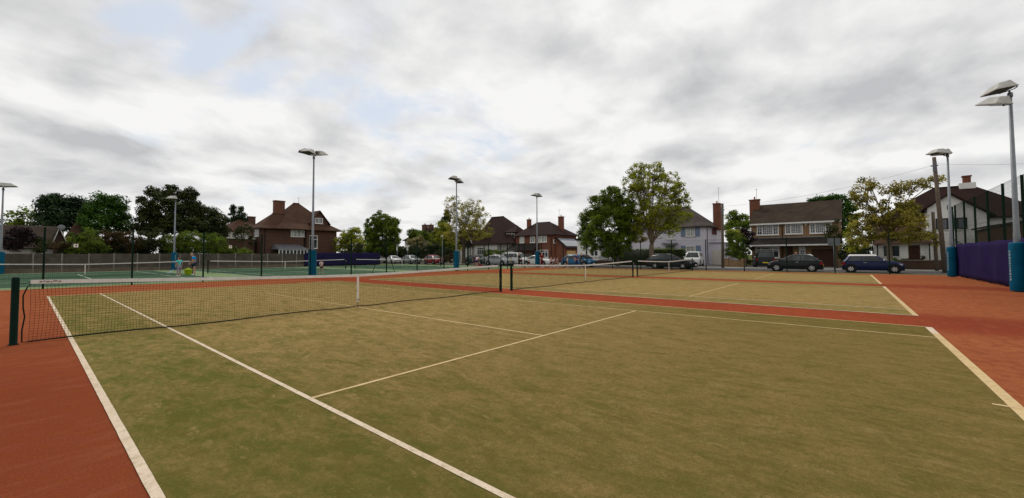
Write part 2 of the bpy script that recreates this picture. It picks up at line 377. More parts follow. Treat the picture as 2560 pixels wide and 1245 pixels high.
# ================================================================== TENNIS NETS
def gsq(n): return n
m_cord = M('black_cord', (.012, .014, .012), .8); m_band = M('net_tape', (.62, .58, .54), .8, .12, 8.); m_npost = M('green_net_post', (.004, .014, .009), .6, .2, 5., spec=.04)
m_strap = M('strap_white', (.66, .6, .54), .8)
def net(cx, cy, label, half=6.1, cell=.045, cord=.0028, post_r=.046, hp=1.07, hc=.93, fancy=False):
    t = thing('tennis_net', label, 'tennis net', (cx, cy, 0), 0, 'nets across the tennis courts')
    def top(x): a = abs(x)/half; return hc+(hp-hc)*(a**1.25)
    for s in (-1, 1):
        mb = MB(); mb.lathe((s*half, 0, 0), [(post_r*1.3, 0), (post_r*1.3, .015), (post_r, .02), (post_r, hp+.02), (post_r*.8, hp+.045), (.01, hp+.05)], 16)
        mb.build('post', m_npost, t)
        mb = MB(); mb.box(s*half-.025, s*half+.025, -.07, -.05, .8, .95); mb.tube([(s*half, -.06, .88), (s*half, -.12, .88), (s*half, -.12, .8)], .008, 6)
        if s == 1 and not fancy: mb.build('winder', M('steel', (.3, .3, .31), .4, metal=.8), t)
    x0, x1 = -half+.16, half-.16
    mb = MB(); nx = int((x1-x0)/cell); r = cord/2
    jig = [0.]*(nx+1)
    for i in range(nx+1):
        x = x0+(x1-x0)*i/nx; h = top(x)-.05; sag = .02*math.sin(i*.37)+.012*math.sin(i*.11+1)
        pts = [(x, 0, .035), (x+sag*.6, .006*math.sin(i*.5), h*.3), (x+sag, .008*math.sin(i*.23), h*.65), (x, 0, h)]
        for a, b in zip(pts, pts[1:]):
            mb.add([(a[0]-r, a[1], a[2]), (a[0]+r, a[1], a[2]), (a[0], a[1]+r*1.6, a[2]), (b[0]-r, b[1], b[2]), (b[0]+r, b[1], b[2]), (b[0], b[1]+r*1.6, b[2])], [(0, 1, 4, 3), (1, 2, 5, 4), (2, 0, 3, 5)])
    nz = int(1.0/cell); seg = 48
    for k in range(nz):
        for j in range(seg):
            xa, xb = x0+(x1-x0)*j/seg, x0+(x1-x0)*(j+1)/seg
            f = (k+.5)/nz
            za, zb = .035+(top(xa)-.085)*f, .035+(top(xb)-.085)*f
            w1, w2 = .004*math.sin(j*.9+k*.6), .004*math.sin((j+1)*.9+k*.6)
            za += w1; zb += w2
            mb.add([(xa, 0, za-r), (xa, 0, za+r), (xa, r*1.6, za), (xb, 0, zb-r), (xb, 0, zb+r), (xb, r*1.6, zb)], [(0, 1, 4, 3), (1, 2, 5, 4), (2, 0, 3, 5)])
    mb.build('net_mesh', m_cord, t, fix=False)
    mb = MB()     # head band, a folded tape
    hb = .033
    for j in range(seg):
        xa, xb = x0+(x1-x0)*j/seg, x0+(x1-x0)*(j+1)/seg; za, zb = top(xa)-hb, top(xb)-hb
        mb.hexa([(xa, -.008, za-hb), (xb, -.008, zb-hb), (xb, .008, zb-hb), (xa, .008, za-hb)], [(xa, -.006, za+hb), (xb, -.006, zb+hb), (xb, .006, zb+hb), (xa, .006, za+hb)])
    hbo = mb.build('headband', m_band, t)
    if fancy:    # worn printed maker's mark at the end of the tape, too faded to read
        mb = MB(); q = x0+.1
        for wd, zz in ((.03, 0), (.02, .006), (.04, 0), (.015, -.004), (.05, .008), (.03, 0)):
            mb.box(q, q+wd, -.0105, -.009, top(q)-hb-.012+zz, top(q)-hb+.014+zz); q += wd+.012
        mb.build('faded_print', M('faded_ink', (.25, .19, .15), .9), hbo)
    for s, xx in ((-1, x0), (1, x1)): mb = MB(); mb.tube([(s*(half-.04), 0, hp-.06), (s*(half-.1), 0, hp-.06), (xx, 0, top(xx)-.04)], .005, 6); mb.build('cable', m_cord, t)
    mb = MB()   # dark bottom band lying almost on the turf, and side cords
    pts = [(x0+(x1-x0)*j/40, .01*math.sin(j*.8), .03+.012*math.sin(j*.55)+.025*max(0, 1-abs(j-20)/1.2)) for j in range(41)]
    mb.tube(pts, .013, 6)
    for s, xx in ((-1, x0), (1, x1)):
        mb.tube([(xx, 0, top(xx)-.07), (xx+.035*s, 0, top(xx)-.13), (xx+.075*s, 0, top(xx)-.26), (xx+.07*s, 0, .6), (xx+.05*s, 0, .45), (xx+.075*s, 0, .22), (xx+.07*s, 0, .03), (xx, 0, .03)], .011, 6)
    mb.build('edge_cord', m_cord, t)
    mb = MB(); mb.box(-.027, .027, -.014, .014, .16, hc-.01); mb.build('centre_strap', m_strap, t)
    mb = MB(); mb.tube([(0, 0, .17), (0, 0, .06), (0, -.01, .0)], .009, 6); mb.box(-.02, .02, -.02, .02, .2, .23); mb.build('strap_anchor', M('anchor_metal', (.1, .09, .08), .5), t)
    return t
net(0, 0, 'nearest tennis net stretching across the foreground turf court', fancy=True, cord=.0036)
net(12.85, 0, 'middle turf court net, directly right of the nearest net')
net(25.74, 0, 'farthest turf court net, in front of the dark estate car')
gn = ['net on the green hard court at the far left, behind two players', 'net on the middle green hard court behind the blue padded mast', 'green hard court net in front of the parked red car']
for cx, l in zip(GC, gn): net(cx, GY, l, cell=.07, cord=.0035, half=6.1)

# ================================================================== FENCES
m_fpost = M('fence_post_green', (.006, .02, .012), .6, .2, 4., spec=.04); m_wire = M('fence_wire_green', (.012, .022, .016), .8, spec=.0)
def fence(label, p0, p1, h, step, posts=None, wire=.0035, cell=.06, rail=(), pr=.032, tall_first=False, cat='fence'):
    p0, p1 = np.array(p0, float), np.array(p1, float); Ln = np.linalg.norm(p1-p0); d = (p1-p0)/Ln
    t = thing('mesh_fence', label, cat, (*p0, 0), math.atan2(d[1], d[0]), 'mesh fences round the courts')
    n = int(round(Ln/step))
    for i in range(n+1):
        mb = MB(); x = Ln*i/n; mb.box(x-pr, x+pr, -pr, pr, 0, h+.03); mb.box(x-pr-.006, x+pr+.006, -pr-.006, pr+.006, h+.031, h+.045); mb.build('post', m_fpost, t)
    mb = MB(); r = wire/2
    def bar(a, b):
        v = np.array(b, float)-np.array(a, float)
        if abs(v[2]) > abs(v[0]): o = [(-r, 0, 0), (r, 0, 0), (0, r*1.6, 0)]
        else: o = [(0, 0, -r), (0, 0, r), (0, r*1.6, 0)]
        mb.add([tuple(np.array(a)+q) for q in o]+[tuple(np.array(b)+q) for q in o], [(0, 1, 4, 3), (1, 2, 5, 4), (2, 0, 3, 5)])
    k = int(Ln/cell)
    for i in range(k+1): bar((Ln*i/k, -pr-.008, .03), (Ln*i/k, -pr-.008, h))
    z = .05
    while z < h: bar((0, -pr-.012, z), (Ln, -pr-.012, z)); z += .2
    mb.build('wire_mesh', m_wire, t, fix=False)
    mb = MB()
    for zz in (h,)+tuple(rail): mb.tube([(0, -pr-.02, zz), (Ln, -pr-.02, zz)], .006, 5)
    mb.build('line_wire', m_fpost, t)
    return t
fa = fence('low green mesh fence between the red surround and the green courts', (-26.15, 17.42), (32.9, 17.42), 2.75, 2.93, pr=.034)
mb = MB()
for s in (-1.05, 1.05): mb.tube([(12.0+26.15+s, 0, 0), (12.0+26.15, 0, 2.6)], .022, 6)
mb.build('brace', m_fpost, fa)
fb = fence('roadside green mesh fence behind the farthest turf court', (32.98, 17.2), (32.98, -15.9), 2.75, 3.11, pr=.034)
fence('roadside mesh fence along the end of the green hard courts', (33.0, 17.7), (33.0, 44.4), 2.75, 2.95, pr=.034)
fr = fence('tall green mesh fence on the right behind the purple windbreak', (32.15, -16.02), (6.15, -16.02), 4.52, 2.6, wire=.004, cell=.05, rail=(3.0, 1.95), pr=.04)
mb = MB(); mb.box(-.9, -.82, -.04, .04, 0, 4.55); mb.build('post', m_fpost, fr); mb = MB(); mb.tube([(-.8, 0, 4.3), (1.2, 0, 0)], .03, 6); mb.tube([(-.85, 0, 2.4), (-.85, 2.6, 0)], .028, 6); mb.build('brace', m_fpost, fr)
# windbreak sheets
def windbreak(label, p0, p1, z0, z1, m):
    p0, p1 = np.array(p0, float), np.array(p1, float); Ln = np.linalg.norm(p1-p0); d = (p1-p0)/Ln
    n = int(Ln/.18); mb = MB(); vs = []; K = 8
    for i in range(n+1):
        x = Ln*i/n
        for k in range(K+1):
            f = k/K; bell = .05*math.sin(f*math.pi)*math.sin(x*1.9+.8*math.sin(x*.7))+.012*math.sin(x*3.3+f*4); edge = .03*math.sin(x*2.1+1.) if k == K else (.02*abs(math.sin(x*1.2)) if k == 0 else 0)
            vs.append((x, -.1+bell, z0+(z1-z0)*f+edge*(1 if k == 0 else .5)))
    fs = [(i*(K+1)+k, (i+1)*(K+1)+k, (i+1)*(K+1)+k+1, i*(K+1)+k+1) for i in range(n) for k in range(K)]
    mb.add(vs, fs, 0, True); o = mb.build('windbreak', m, None, (*p0, 0)); o.rotation_euler = (0, 0, math.atan2(d[1], d[0]))
    so_ = o.modifiers.new('thick', 'SOLIDIFY'); so_.thickness = .004
    return tag(o, label, 'windbreak', 'purple windbreak sheets tied to the court fences')
m_purple = M('purple_sheet', (.012, .005, .05), .9, .25, 1.2, bmp=.2, kind='Position')
w1 = windbreak('purple windbreak sheet tied along the tall fence at the right', (30.9, -15.93), (6, -15.93), .06, 2.03, m_purple)
w1.rotation_euler = (0, 0, math.pi)
w1.data.transform(Matrix.Translation((0, .0, 0)))
m_purple2 = M('purple_sheet_far', (.014, .01, .05), .8, .18, 1.5, kind='Position')
windbreak('purple windbreak sheet on the far grey fence below the brick house', (17.4, 44.45), (28.6, 44.45), .08, 1.84, m_purple2)
# concrete panel fence at the back
t = thing('panel_fence', 'long grey panel fence behind the green hard courts', 'fence', (-26, 44.6, 0), 0)
m_conc = M('fence_panel_wood', (.085, .07, .058), .95, .3, 1.6, bmp=.3, kind='Position'); m_cpost = M('concrete_post', (.2, .185, .165), .95, .2, 3., kind='Position')
m_grav = M('gravel_board', (.15, .115, .09), .95, .25, 2., kind='Position')
n = 33
for i in range(n):
    x = i*1.7; mb = MB(); mb.box(x-.05, x+.05, -.05, .05, 0, 1.76); mb.build('post', m_cpost, t)
    if i < n-1:
        mb = MB(); mb.box(x+.05, x+1.65, -.02, .02, .34, 1.72-.03*(i % 3 == 1)); mb.box(x+.05, x+1.65, -.035, -.02, .7, .76); mb.box(x+.05, x+1.65, -.035, -.02, 1.25, 1.31); mb.build('panel', m_conc, t)
        mb = MB(); mb.box(x+.05, x+1.65, -.025, .025, 0, .335); mb.build('gravel_board', m_grav, t)
# court number boards on the fence
def numboard(px, py, mark, label):
    p = onY(px, py, 17.36); o = thing('court_number_sign', label, 'sign', p)
    mb = MB(); mb.box(-.075, .075, -.012, 0, -.08, .08); mb.build('board', M('sign_white', (.75, .74, .68), .6), o)
    mb = MB()
    if mark == '4':
        mb.box(.01, .025, -.02, -.013, -.055, .055); mb.box(-.04, .035, -.018, -.0125, -.025, -.01); mb.add([(-.04, -.02, -.01), (-.025, -.02, -.01), (.02, -.02, .055), (.006, -.02, .055)], [(0, 1, 2, 3)])
    else: mb.box(-.02, .02, -.02, -.013, -.035, .04)
    mb.build('mark', M('sign_black', (.02, .02, .02), .6), o)
numboard(190, 614, '4', 'small white court number board reading 4 on the fence')
numboard(576, 617, '', 'small white square board on the mesh fence right of the rounded hedge')

# ================================================================== FLOODLIGHT MASTS
m_pole = M('galvanised_pole', (.2, .215, .23), .5, .15, 3., metal=.35); m_house = M('floodlight_housing', (.42, .41, .38), .5, .15, 4.)
m_lens = M('floodlight_glass', (.02, .017, .013), .25); m_pad = M('blue_pad', (.0, .085, .16), .6, .2, 2.5); m_arm = M('arm_grey', (.14, .14, .15), .5, metal=.4)
m_wletter = M('pad_lettering', (.38, .46, .5), .7)
def floodhead(parent, pos, rz, tilt, roll=0.):
    """a flat trapezoid housing, glass face down, gear drum at the back"""
    h = bpy.data.objects.new('floodlight', None); COL.objects.link(h); h.parent = parent; h.location = pos; h.rotation_euler = (tilt, roll, rz); h.scale = (.86, .86, .86)
    mb = MB(); b = [(-.36, 0, 0), (.36, 0, 0), (.36, .84, 0), (-.36, .84, 0)]; tt = [(-.22, .06, .32), (.22, .06, .32), (.19, .5, .29), (-.19, .5, .29)]
    mb.hexa(b, tt); mb.box(-.38, .38, -.02, .86, -.05, -.001); hs = mb.build('housing', m_house, h, bevel=.015)
    mb = MB(); mb.box(-.34, .34, .02, .82, -.06, -.051); mb.build('lens', m_lens, h)
    mb = MB(); mb.lathe((0, -.01, .2), [(.11, -.06), (.13, -.04), (.13, .08), (.1, .1)], 14, axis='y'); mb.build('gear_drum', m_arm, h)
    mb = MB(); mb.tube([(-.37, .1, -.05), (-.2, -.12, -.05), (0, -.2, -.06), (.2, -.12, -.05), (.37, .1, -.05)], .022, 6); mb.build('bracket', m_arm, h)
    return h
def mast(x, y, H, heads, label, letter=0., seam=0., padr=.235, round_pad=False):
    t = thing('floodlight_mast', label, 'floodlight', (x, y, 0), 0, 'floodlight masts round the courts')
    mb = MB(); mb.tube([(0, 0, 0), (0, 0, 2.2), (0, 0, 2.25), (0, 0, H)], [.1, .095, .085, .048], 14); mb.build('pole', m_pole, t)
    mb = MB()
    if round_pad: mb.lathe((0, 0, 0), [(padr, .03), (padr+.005, .3), (padr, 1.0), (padr+.004, 1.5), (padr-.01, 1.84), (padr-.05, 1.87), (.09, 1.875)], 24)
    else:
        k = padr*.92; c = padr*.35
        ring = [(k, -k+c), (k, k-c), (k-c, k), (-k+c, k), (-k, k-c), (-k, -k+c), (-k+c, -k), (k-c, -k)]
        mb.hexa([(a, b, .04) for a, b in ring], [(a, b, 1.85) for a, b in ring])
    pad = mb.build('pad', m_pad, t, bevel=.015)
    if letter is not None:   # one column of white lettering up the pad, too small to read
        mb = MB(); a = letter; cx, cy = math.cos(a), math.sin(a); tx, ty = -cy, cx; rr = padr+.012; z = .42
        lr = random.Random(3)
        while z < 1.55:
            w_ = lr.choice((.03, .045, .055)); hh = lr.choice((.05, .07, .09))
            for q in ((-.5, -.15), (.2, .5)):
                mb.hexa([(cx*rr+tx*.055*q[0], cy*rr+ty*.055*q[0], z), (cx*rr+tx*.055*q[1], cy*rr+ty*.055*q[1], z), (cx*(rr-.01)+tx*.055*q[1], cy*(rr-.01)+ty*.055*q[1], z), (cx*(rr-.01)+tx*.055*q[0], cy*(rr-.01)+ty*.055*q[0], z)],
                        [(cx*rr+tx*.055*q[0], cy*rr+ty*.055*q[0], z+hh), (cx*rr+tx*.055*q[1], cy*rr+ty*.055*q[1], z+hh), (cx*(rr-.01)+tx*.055*q[1], cy*(rr-.01)+ty*.055*q[1], z+hh), (cx*(rr-.01)+tx*.055*q[0], cy*(rr-.01)+ty*.055*q[0], z+hh)])
            mb.hexa([(cx*rr-tx*.028, cy*rr-ty*.028, z), (cx*rr+tx*.028, cy*rr+ty*.028, z), (cx*(rr-.01)+tx*.028, cy*(rr-.01)+ty*.028, z), (cx*(rr-.01)-tx*.028, cy*(rr-.01)-ty*.028, z)],
                    [(cx*rr-tx*.028, cy*rr-ty*.028, z+.02), (cx*rr+tx*.028, cy*rr+ty*.028, z+.02), (cx*(rr-.01)+tx*.028, cy*(rr-.01)+ty*.028, z+.02), (cx*(rr-.01)-tx*.028, cy*(rr-.01)-ty*.028, z+.02)])
            z += hh+.035
        mb.build('lettering', m_wletter, pad)
    mb = MB(); mb.lathe((0, 0, H-.12), [(.06, 0), (.075, .02), (.075, .16), (.05, .19)], 12)
    for (rz, tilt, off, dz) in heads:
        d = np.array([-math.sin(rz), math.cos(rz)]); e = np.array([d[1], -d[0]])
        q = d*(.02+.3*(dz < 0))+e*off
        mb.tube([(0, 0, H-.04), (q[0]*.7, q[1]*.7, H-.02+dz*.5), (q[0], q[1], H+.04+dz)], .03, 6)
    mb.build('crossarm', m_arm, t)
    for (rz, tilt, off, dz) in heads:
        d = np.array([-math.sin(rz), math.cos(rz)]); e = np.array([d[1], -d[0]]); q = d*(.02+.35*(dz < 0)+.2*(len(heads) > 2))+e*off
        floodhead(t, (q[0], q[1], H+.12+dz), rz, tilt, (R_(-15) if dz < -.1 else R_(6) if dz > .1 else 0))
    return t
# heads: rz = heading of the throw measured from +y
mast(onY(2545, 660, -15.6)[0], -15.6, onY(2521, 240, -15.6)[2], [(R_(32), R_(-10), .0, .12), (R_(46), R_(-2), .0, -.5)], 'tallest-looking near right floodlight mast with teal pad beside the frame edge', R_(114), padr=.225, round_pad=True)
mast(onY(2380, 660, -15.62)[0], -15.62, onY(2367, 390, -15.62)[2], [(R_(38), R_(-4), .0, .0), (R_(42), R_(2), .0, -.01)], 'floodlight mast in the right corner beside the leaning wooden pole', R_(127), padr=.225, round_pad=True)
mast(onY(781, 660, 17.8)[0], 17.8, 8.3, [(R_(75), R_(8), .0, .1), (R_(120), R_(5), .0, .05), (R_(-65), R_(14), .1, .1)], 'centre floodlight mast with three lamp heads and blue pad, before the brick house', R_(-50))
mast(onY(1141, 660, 17.8)[0], 17.8, 8.4, [(R_(70), R_(5), .0, .15), (R_(-70), R_(-6), .1, .0)], 'floodlight mast with two lamp heads in front of the sparse yellow-green tree', R_(-40))
mast(onY(1343, 650, 17.8)[0], 17.8, 8.35, [(R_(75), R_(5), .0, .05), (R_(-80), R_(-3), .1, .08)], 'floodlight mast in front of the red brick house with solar panels', R_(-40))
mast(onY(435, 650, 43.7)[0], 43.7, 7.3, [(R_(115), R_(-4), .0, .1)], 'floodlight mast behind the two players at the back fence', R_(-75))
mast(onY(1, 650, 43.7)[0], 43.7, onY(4, 472, 43.7)[2], [(R_(-100), R_(6), .0, .1), (R_(110), R_(6), .0, .1)], 'floodlight mast cut by the left edge of the picture', None)
# ================================================================== TREES
m_bark = M('bark', (.085, .065, .045), .95, .35, 6., bmp=.5); m_bark2 = M('bark_pale', (.15, .115, .08), .95, .35, 6., bmp=.5)
LM = {'mid': leaf_mat('leaf_mid', (.028, .055, .006), (.18, .25, .018)), 'dark': leaf_mat('leaf_dark', (.012, .018, .006), (.06, .075, .016), .2),
      'conifer': leaf_mat('leaf_conifer', (.008, .02, .008), (.035, .07, .022), .15), 'olive': leaf_mat('leaf_olive', (.02, .026, .007), (.07, .075, .018), .25),
      'fresh': leaf_mat('leaf_fresh', (.07, .1, .008), (.42, .43, .035)), 'yellow': leaf_mat('leaf_yellow', (.12, .12, .012), (.44, .38, .06)),
      'rusty': leaf_mat('leaf_rusty', (.09, .09, .01), (.42, .35, .06)), 'rust': leaf_mat('leaf_rust', (.035, .022, .008), (.11, .065, .022), .25),
      'maroon': leaf_mat('leaf_maroon', (.013, .006, .008), (.035, .014, .018), .2), 'cream': leaf_mat('leaf_cream', (.16, .15, .05), (.42, .36, .16)),
      'green': leaf_mat('leaf_green', (.015, .045, .006), (.075, .16, .018))}
def leaves(centres, rad, per, size, tone0, flat=.75, spread=.25):
    """clumps of leaf-sized quads: returns verts, faces count, tones"""
    C0 = np.repeat(np.array(centres), per, 0); n = len(C0)
    if n == 0: return np.zeros((0, 3)), np.zeros(0)
    off = nrg.normal(size=(n, 3)); off /= np.linalg.norm(off, axis=1)[:, None]; off *= (nrg.random(n)**.5)[:, None]
    rr = np.repeat(np.array(rad), per)
    off[:, 2] *= flat; P = C0+off*rr[:, None]
    a = nrg.normal(size=(n, 3)); a /= np.linalg.norm(a, axis=1)[:, None]
    nrm = off+np.array([0, 0, .5])+nrg.normal(size=(n, 3))*.5; b = np.cross(a, nrm); b /= (np.linalg.norm(b, axis=1)[:, None]+1e-9); a = np.cross(b, nrm); a /= (np.linalg.norm(a, axis=1)[:, None]+1e-9)
    s = size*(.65+.7*nrg.random(n))[:, None]
    s = s*LS
    v = np.stack([P-a*s*.5, P+b*s*.36, P+a*s*.55, P-b*s*.36], 1).reshape(-1, 3)
    t = np.clip(np.repeat(np.array(tone0), per)+nrg.normal(size=n)*spread*.5, 0, 1)
    return v, t
def leaf_obj(name, V, T, m, parent, core=None, m_core=None):
    nf = len(T); me = bpy.data.meshes.new(name)
    cv, cf = core if core else ([], [])
    vs = np.concatenate([V, np.array(cv).reshape(-1, 3)]) if len(cv) else V
    nq = len(cf); me.vertices.add(len(vs)); me.vertices.foreach_set('co', vs.astype(np.float32).ravel())
    loops = np.arange(nf*4, dtype=np.int32); off = len(V)
    if nq: loops = np.concatenate([loops, (np.array(cf, dtype=np.int32)+off).ravel()])
    me.loops.add(len(loops)); me.loops.foreach_set('vertex_index', loops)
    me.polygons.add(nf+nq); me.polygons.foreach_set('loop_start', np.arange(0, (nf+nq)*4, 4, dtype=np.int32))
    me.materials.append(m)
    if nq: me.materials.append(m_core or m); me.polygons.foreach_set('material_index', np.concatenate([np.zeros(nf, np.int32), np.ones(nq, np.int32)]))
    at = me.attributes.new('tone', 'FLOAT', 'FACE'); at.data.foreach_set('value', np.concatenate([T, np.full(nq, .1)]).astype(np.float32))
    me.update(calc_edges=True); me.validate()
    o = bpy.data.objects.new(name, me); COL.objects.link(o); o.parent = parent; return o
LS, PK = 1.02, 3.4
def tree(name, label, plane, lobes, kind='mid', base=None, trunk=.22, dens=1.5, per=26, size=.17, fork=None, cr=.55, bark=None, group=None, cat='tree', branch=.35, thick=1., limbs=True, leafy=1., grow=1.):
    ax, val = plane
    on = (lambda x, y: onX(x, y, val)) if ax == 'x' else (lambda x, y: onY(x, y, val))
    mid = lobes[len(lobes)//2]
    bp = on(base if base else sum(l[0] for l in lobes)/len(lobes), 640); bp = np.array([bp[0], bp[1], 0.])
    t = thing(name, label, cat, bp, 0, group)
    L3 = []
    for i, lb in enumerate(lobes):
        p = on(lb[0], lb[1]); k = depth(p)/FPX; rx, rz = lb[2]*k*.97*grow, lb[3]*k*grow
        # along the picture-right vector the radius is rx; the depth radius is their mean
        dep = rx*.45*math.sin(i*2.4+1)*thick
        fw = p-CAM; fw[2] = 0; fw /= np.linalg.norm(fw)
        p = p+fw*dep*(0.8); p[2] = max(p[2], rz*.6)
        L3.append((p-bp, max(.2, rx*math.cos(math.atan((lb[0]-1280)/FPX))), max(.2, rx*.95*thick), rz, fw))
    C, Rr, T = [], [], []; li = []
    for j, (p, rx, ry, rz, fw) in enumerate(L3):
        area = 4*math.pi*((rx*ry+rx*rz+ry*rz)/3); n = max(4, int(area*dens))
        side = np.array([fw[1], -fw[0], 0])
        d = nrg.normal(size=(n, 3)); d /= np.linalg.norm(d, axis=1)[:, None]; q = (.45+.55*nrg.random(n)**.6)
        q[nrg.random(n) < .07] *= 1.12
        for dd, qq in zip(d, q):
            c = p+(side*dd[0]*rx+fw*dd[1]*ry+np.array([0, 0, 1])*dd[2]*rz)*qq
            if c[2] < .25: continue
            C.append(c); Rr.append(cr*(.6+.7*rnd.random())); T.append(min(1, max(0, rnd.gauss(.5, .24)))); li.append(j)
    V, TT = leaves(C, Rr, int(per*PK), size, T)
    leaf_obj('crown', V, TT, LM[kind], t)
    if limbs:
        mb = MB(); top = max(p[2]+rz for p, _, _, rz, _ in L3)
        fz = fork if fork else min(p[2]-rz*.2 for p, _, _, rz, _ in L3); fz = max(fz, .4)
        lean = np.mean([p for p, *_ in L3], 0)*.08; F = np.array([lean[0], lean[1], fz])
        mb.tube([(0, 0, -.05), (0, 0, .12), F*.5*np.array([1, 1, 1]), F], [trunk*1.35, trunk*1.05, trunk*.9, trunk*.85], 10)
        for j, (p, rx, ry, rz, fw) in enumerate(L3):
            w = np.array([rnd.uniform(-.3, .3), rnd.uniform(-.3, .3), .35*(p[2]-fz)])
            A = F-(0, 0, .15); B = F+(p-F)*.45+w*.5; E_ = p+np.array([0, 0, rz*.35])
            pts = [A, F+(B-F)*.4+np.array([0, 0, .1]), B, B+(E_-B)*.55+nrg.normal(size=3)*.12, E_]
            r0 = trunk*(.42 if len(L3) < 8 else .32)
            mb.tube(pts, [r0, r0*.85, r0*.6, r0*.38, r0*.12], 7)
            for c, jj in zip(C, li):
                if jj == j and rnd.random() < branch:
                    s = pts[2]+(pts[4]-pts[2])*rnd.random(); c = np.array(c)
                    m_ = s+(c-s)*.5+np.array([0, 0, -.08*np.linalg.norm(c-s)])+nrg.normal(size=3)*.08
                    rb = max(.012, trunk*.11); mb.tube([s, m_, c], [rb, rb*.7, rb*.3], 5, caps=False)
        mb.build('trunk', bark or m_bark, t)
    return t
LT = 'trees behind the back fence'; ST = 'street trees along the road'; SH = 'garden shrubs behind the back fence'
Y, X_ = 'y', 'x'
tree('leafy_tree', 'loose light green tree at the far left above the bungalow roof', (Y, 72), [(25, 548, 22, 24), (58, 543, 26, 24), (86, 552, 22, 24), (50, 565, 40, 16)], 'mid', dens=.5, per=16, size=.26, cr=.8, group=LT)
tree('cedar_tree', 'very dark tall evergreen rising behind the bungalow roof', (Y, 66), [(122, 500, 24, 22), (150, 512, 30, 20), (182, 516, 28, 22), (112, 535, 22, 24), (160, 545, 48, 28), (205, 535, 20, 26), (120, 560, 30, 18)], 'conifer', dens=1.0, per=30, size=.24, cr=.8, group=LT, trunk=.3)
tree('broadleaf_tree', 'bright mid green broadleaf tree right of the very dark evergreen', (Y, 62), [(262, 500, 26, 19), (300, 508, 22, 22), (240, 525, 28, 22), (285, 535, 42, 28), (250, 560, 45, 26), (310, 560, 30, 26), (215, 545, 20, 26)], 'green', dens=1.1, per=28, size=.22, cr=.7, group=LT, trunk=.3)
tree('spreading_tree', 'broad dark olive tree behind the left floodlight mast, the tallest on the left', (Y, 58), [(385, 480, 20, 16), (430, 488, 32, 24), (468, 485, 24, 20), (360, 515, 26, 26), (415, 525, 48, 34), (480, 525, 36, 32), (520, 545, 40, 28), (552, 562, 26, 22), (370, 555, 45, 28), (450, 562, 70, 24), (535, 580, 45, 18)], 'dark', dens=1.35, per=30, size=.2, cr=.6, group=LT, trunk=.34)
tree('slim_conifer', 'slender pointed conifer left of the twin conifers, by the far chimney', (Y, 84), [(584, 560, 15, 22), (583, 542, 12, 18), (583, 526, 7, 13), (583, 516, 3, 6)], 'conifer', dens=1.2, size=.22, group=LT)
tree('slim_conifer', 'slender pointed conifer right next to the far house chimney', (Y, 82), [(606, 562, 15, 22), (605, 545, 12, 17), (604, 531, 8, 12), (604, 521, 3, 6)], 'conifer', dens=1.2, size=.22, group=LT)
# shrubs
def shrub(label, plane, lobes, kind, name='shrub', **k):
    k.setdefault('dens', 2.2); k.setdefault('cr', .38); k.setdefault('size', .13); k.setdefault('limbs', False); k.setdefault('group', SH)
    return tree(name, label, plane, lobes, kind, cat=k.pop('cat', 'shrub'), **k)
shrub('large dark purple-leaved shrub in front of the bungalow roof', (Y, 48.5), [(30, 600, 34, 26), (70, 600, 30, 24), (50, 580, 36, 10)], 'maroon')
shrub('small green shrub between the purple shrub and the bungalow gable', (Y, 47.5), [(102, 612, 18, 24)], 'olive')
shrub('low orange-brown shrub below the white-edged bungalow gable', (Y, 47), [(150, 618, 22, 16)], 'rust')
shrub('dark green rounded shrub behind the court number board', (Y, 47.5), [(185, 610, 26, 26), (222, 600, 30, 30), (250, 616, 24, 20)], 'mid')
shrub('tall rust-coloured shrub left of the second fence post', (Y, 48.5), [(275, 600, 36, 26), (305, 592, 34, 18), (335, 612, 26, 22)], 'rust')
shrub('dark shrub between the rust shrub and the rounded hedge', (Y, 48), [(365, 603, 30, 28), (395, 596, 24, 24)], 'olive')
shrub('very large rounded green hedge mound behind the players', (Y, 47.2), [(440, 610, 42, 26), (480, 603, 50, 28), (530, 610, 42, 26), (480, 620, 75, 16)], 'mid', name='hedge', cat='hedge', dens=3, size=.1)
shrub('low green bush by the small white square board', (Y, 47), [(590, 630, 30, 12), (622, 634, 18, 8)], 'mid')
tree('garden_tree', 'small grey-green tree against the left end of the brick house', (Y, 55), [(600, 592, 14, 22), (612, 575, 22, 14), (622, 600, 10, 20)], 'olive', dens=1.2, size=.15, cr=.45, group=LT, trunk=.1)
tree('hedge_tree', 'pale yellow-green tree right of the brick house', (Y, 54), [(868, 594, 20, 22), (888, 588, 18, 20), (880, 612, 34, 24), (852, 612, 14, 22)], 'fresh', dens=1.5, size=.18, cr=.55, group=LT)
tree('hedge_tree', 'dark small tree under the pale one, above the far windbreak', (Y, 48), [(866, 622, 14, 12), (893, 620, 20, 16)], 'olive', dens=1.8, size=.15, cr=.4, group=LT, trunk=.08)
tree('round_tree', 'full green tree with spiky top between the brick house and the parked cars', (X_, 39.9), [(955, 548, 24, 20), (930, 570, 22, 28), (980, 570, 22, 28), (955, 585, 44, 34), (925, 605, 20, 26), (985, 608, 18, 28), (950, 618, 40, 18)], 'mid', base=958, dens=1.7, per=28, size=.2, cr=.5, group=ST, trunk=.2)
shrub('long dark hedge behind the silver and red parked cars', (X_, 44.5), [(930, 632, 30, 12), (975, 628, 36, 16), (1015, 632, 28, 12), (1060, 630, 30, 14)], 'dark', name='hedge', cat='hedge', size=.2, dens=1.6, group=None)
tree('clipped_tree', 'dark green rounded tree above the pale cream shrub', (X_, 48), [(1035, 588, 20, 16), (1058, 592, 18, 18)], 'mid', dens=1.6, size=.2, cr=.6, group=ST)
shrub('pale cream rounded shrub behind the red car', (X_, 46), [(1035, 612, 20, 18), (1056, 616, 20, 18), (1045, 600, 14, 12)], 'cream', size=.2, cr=.5, dens=1.8)
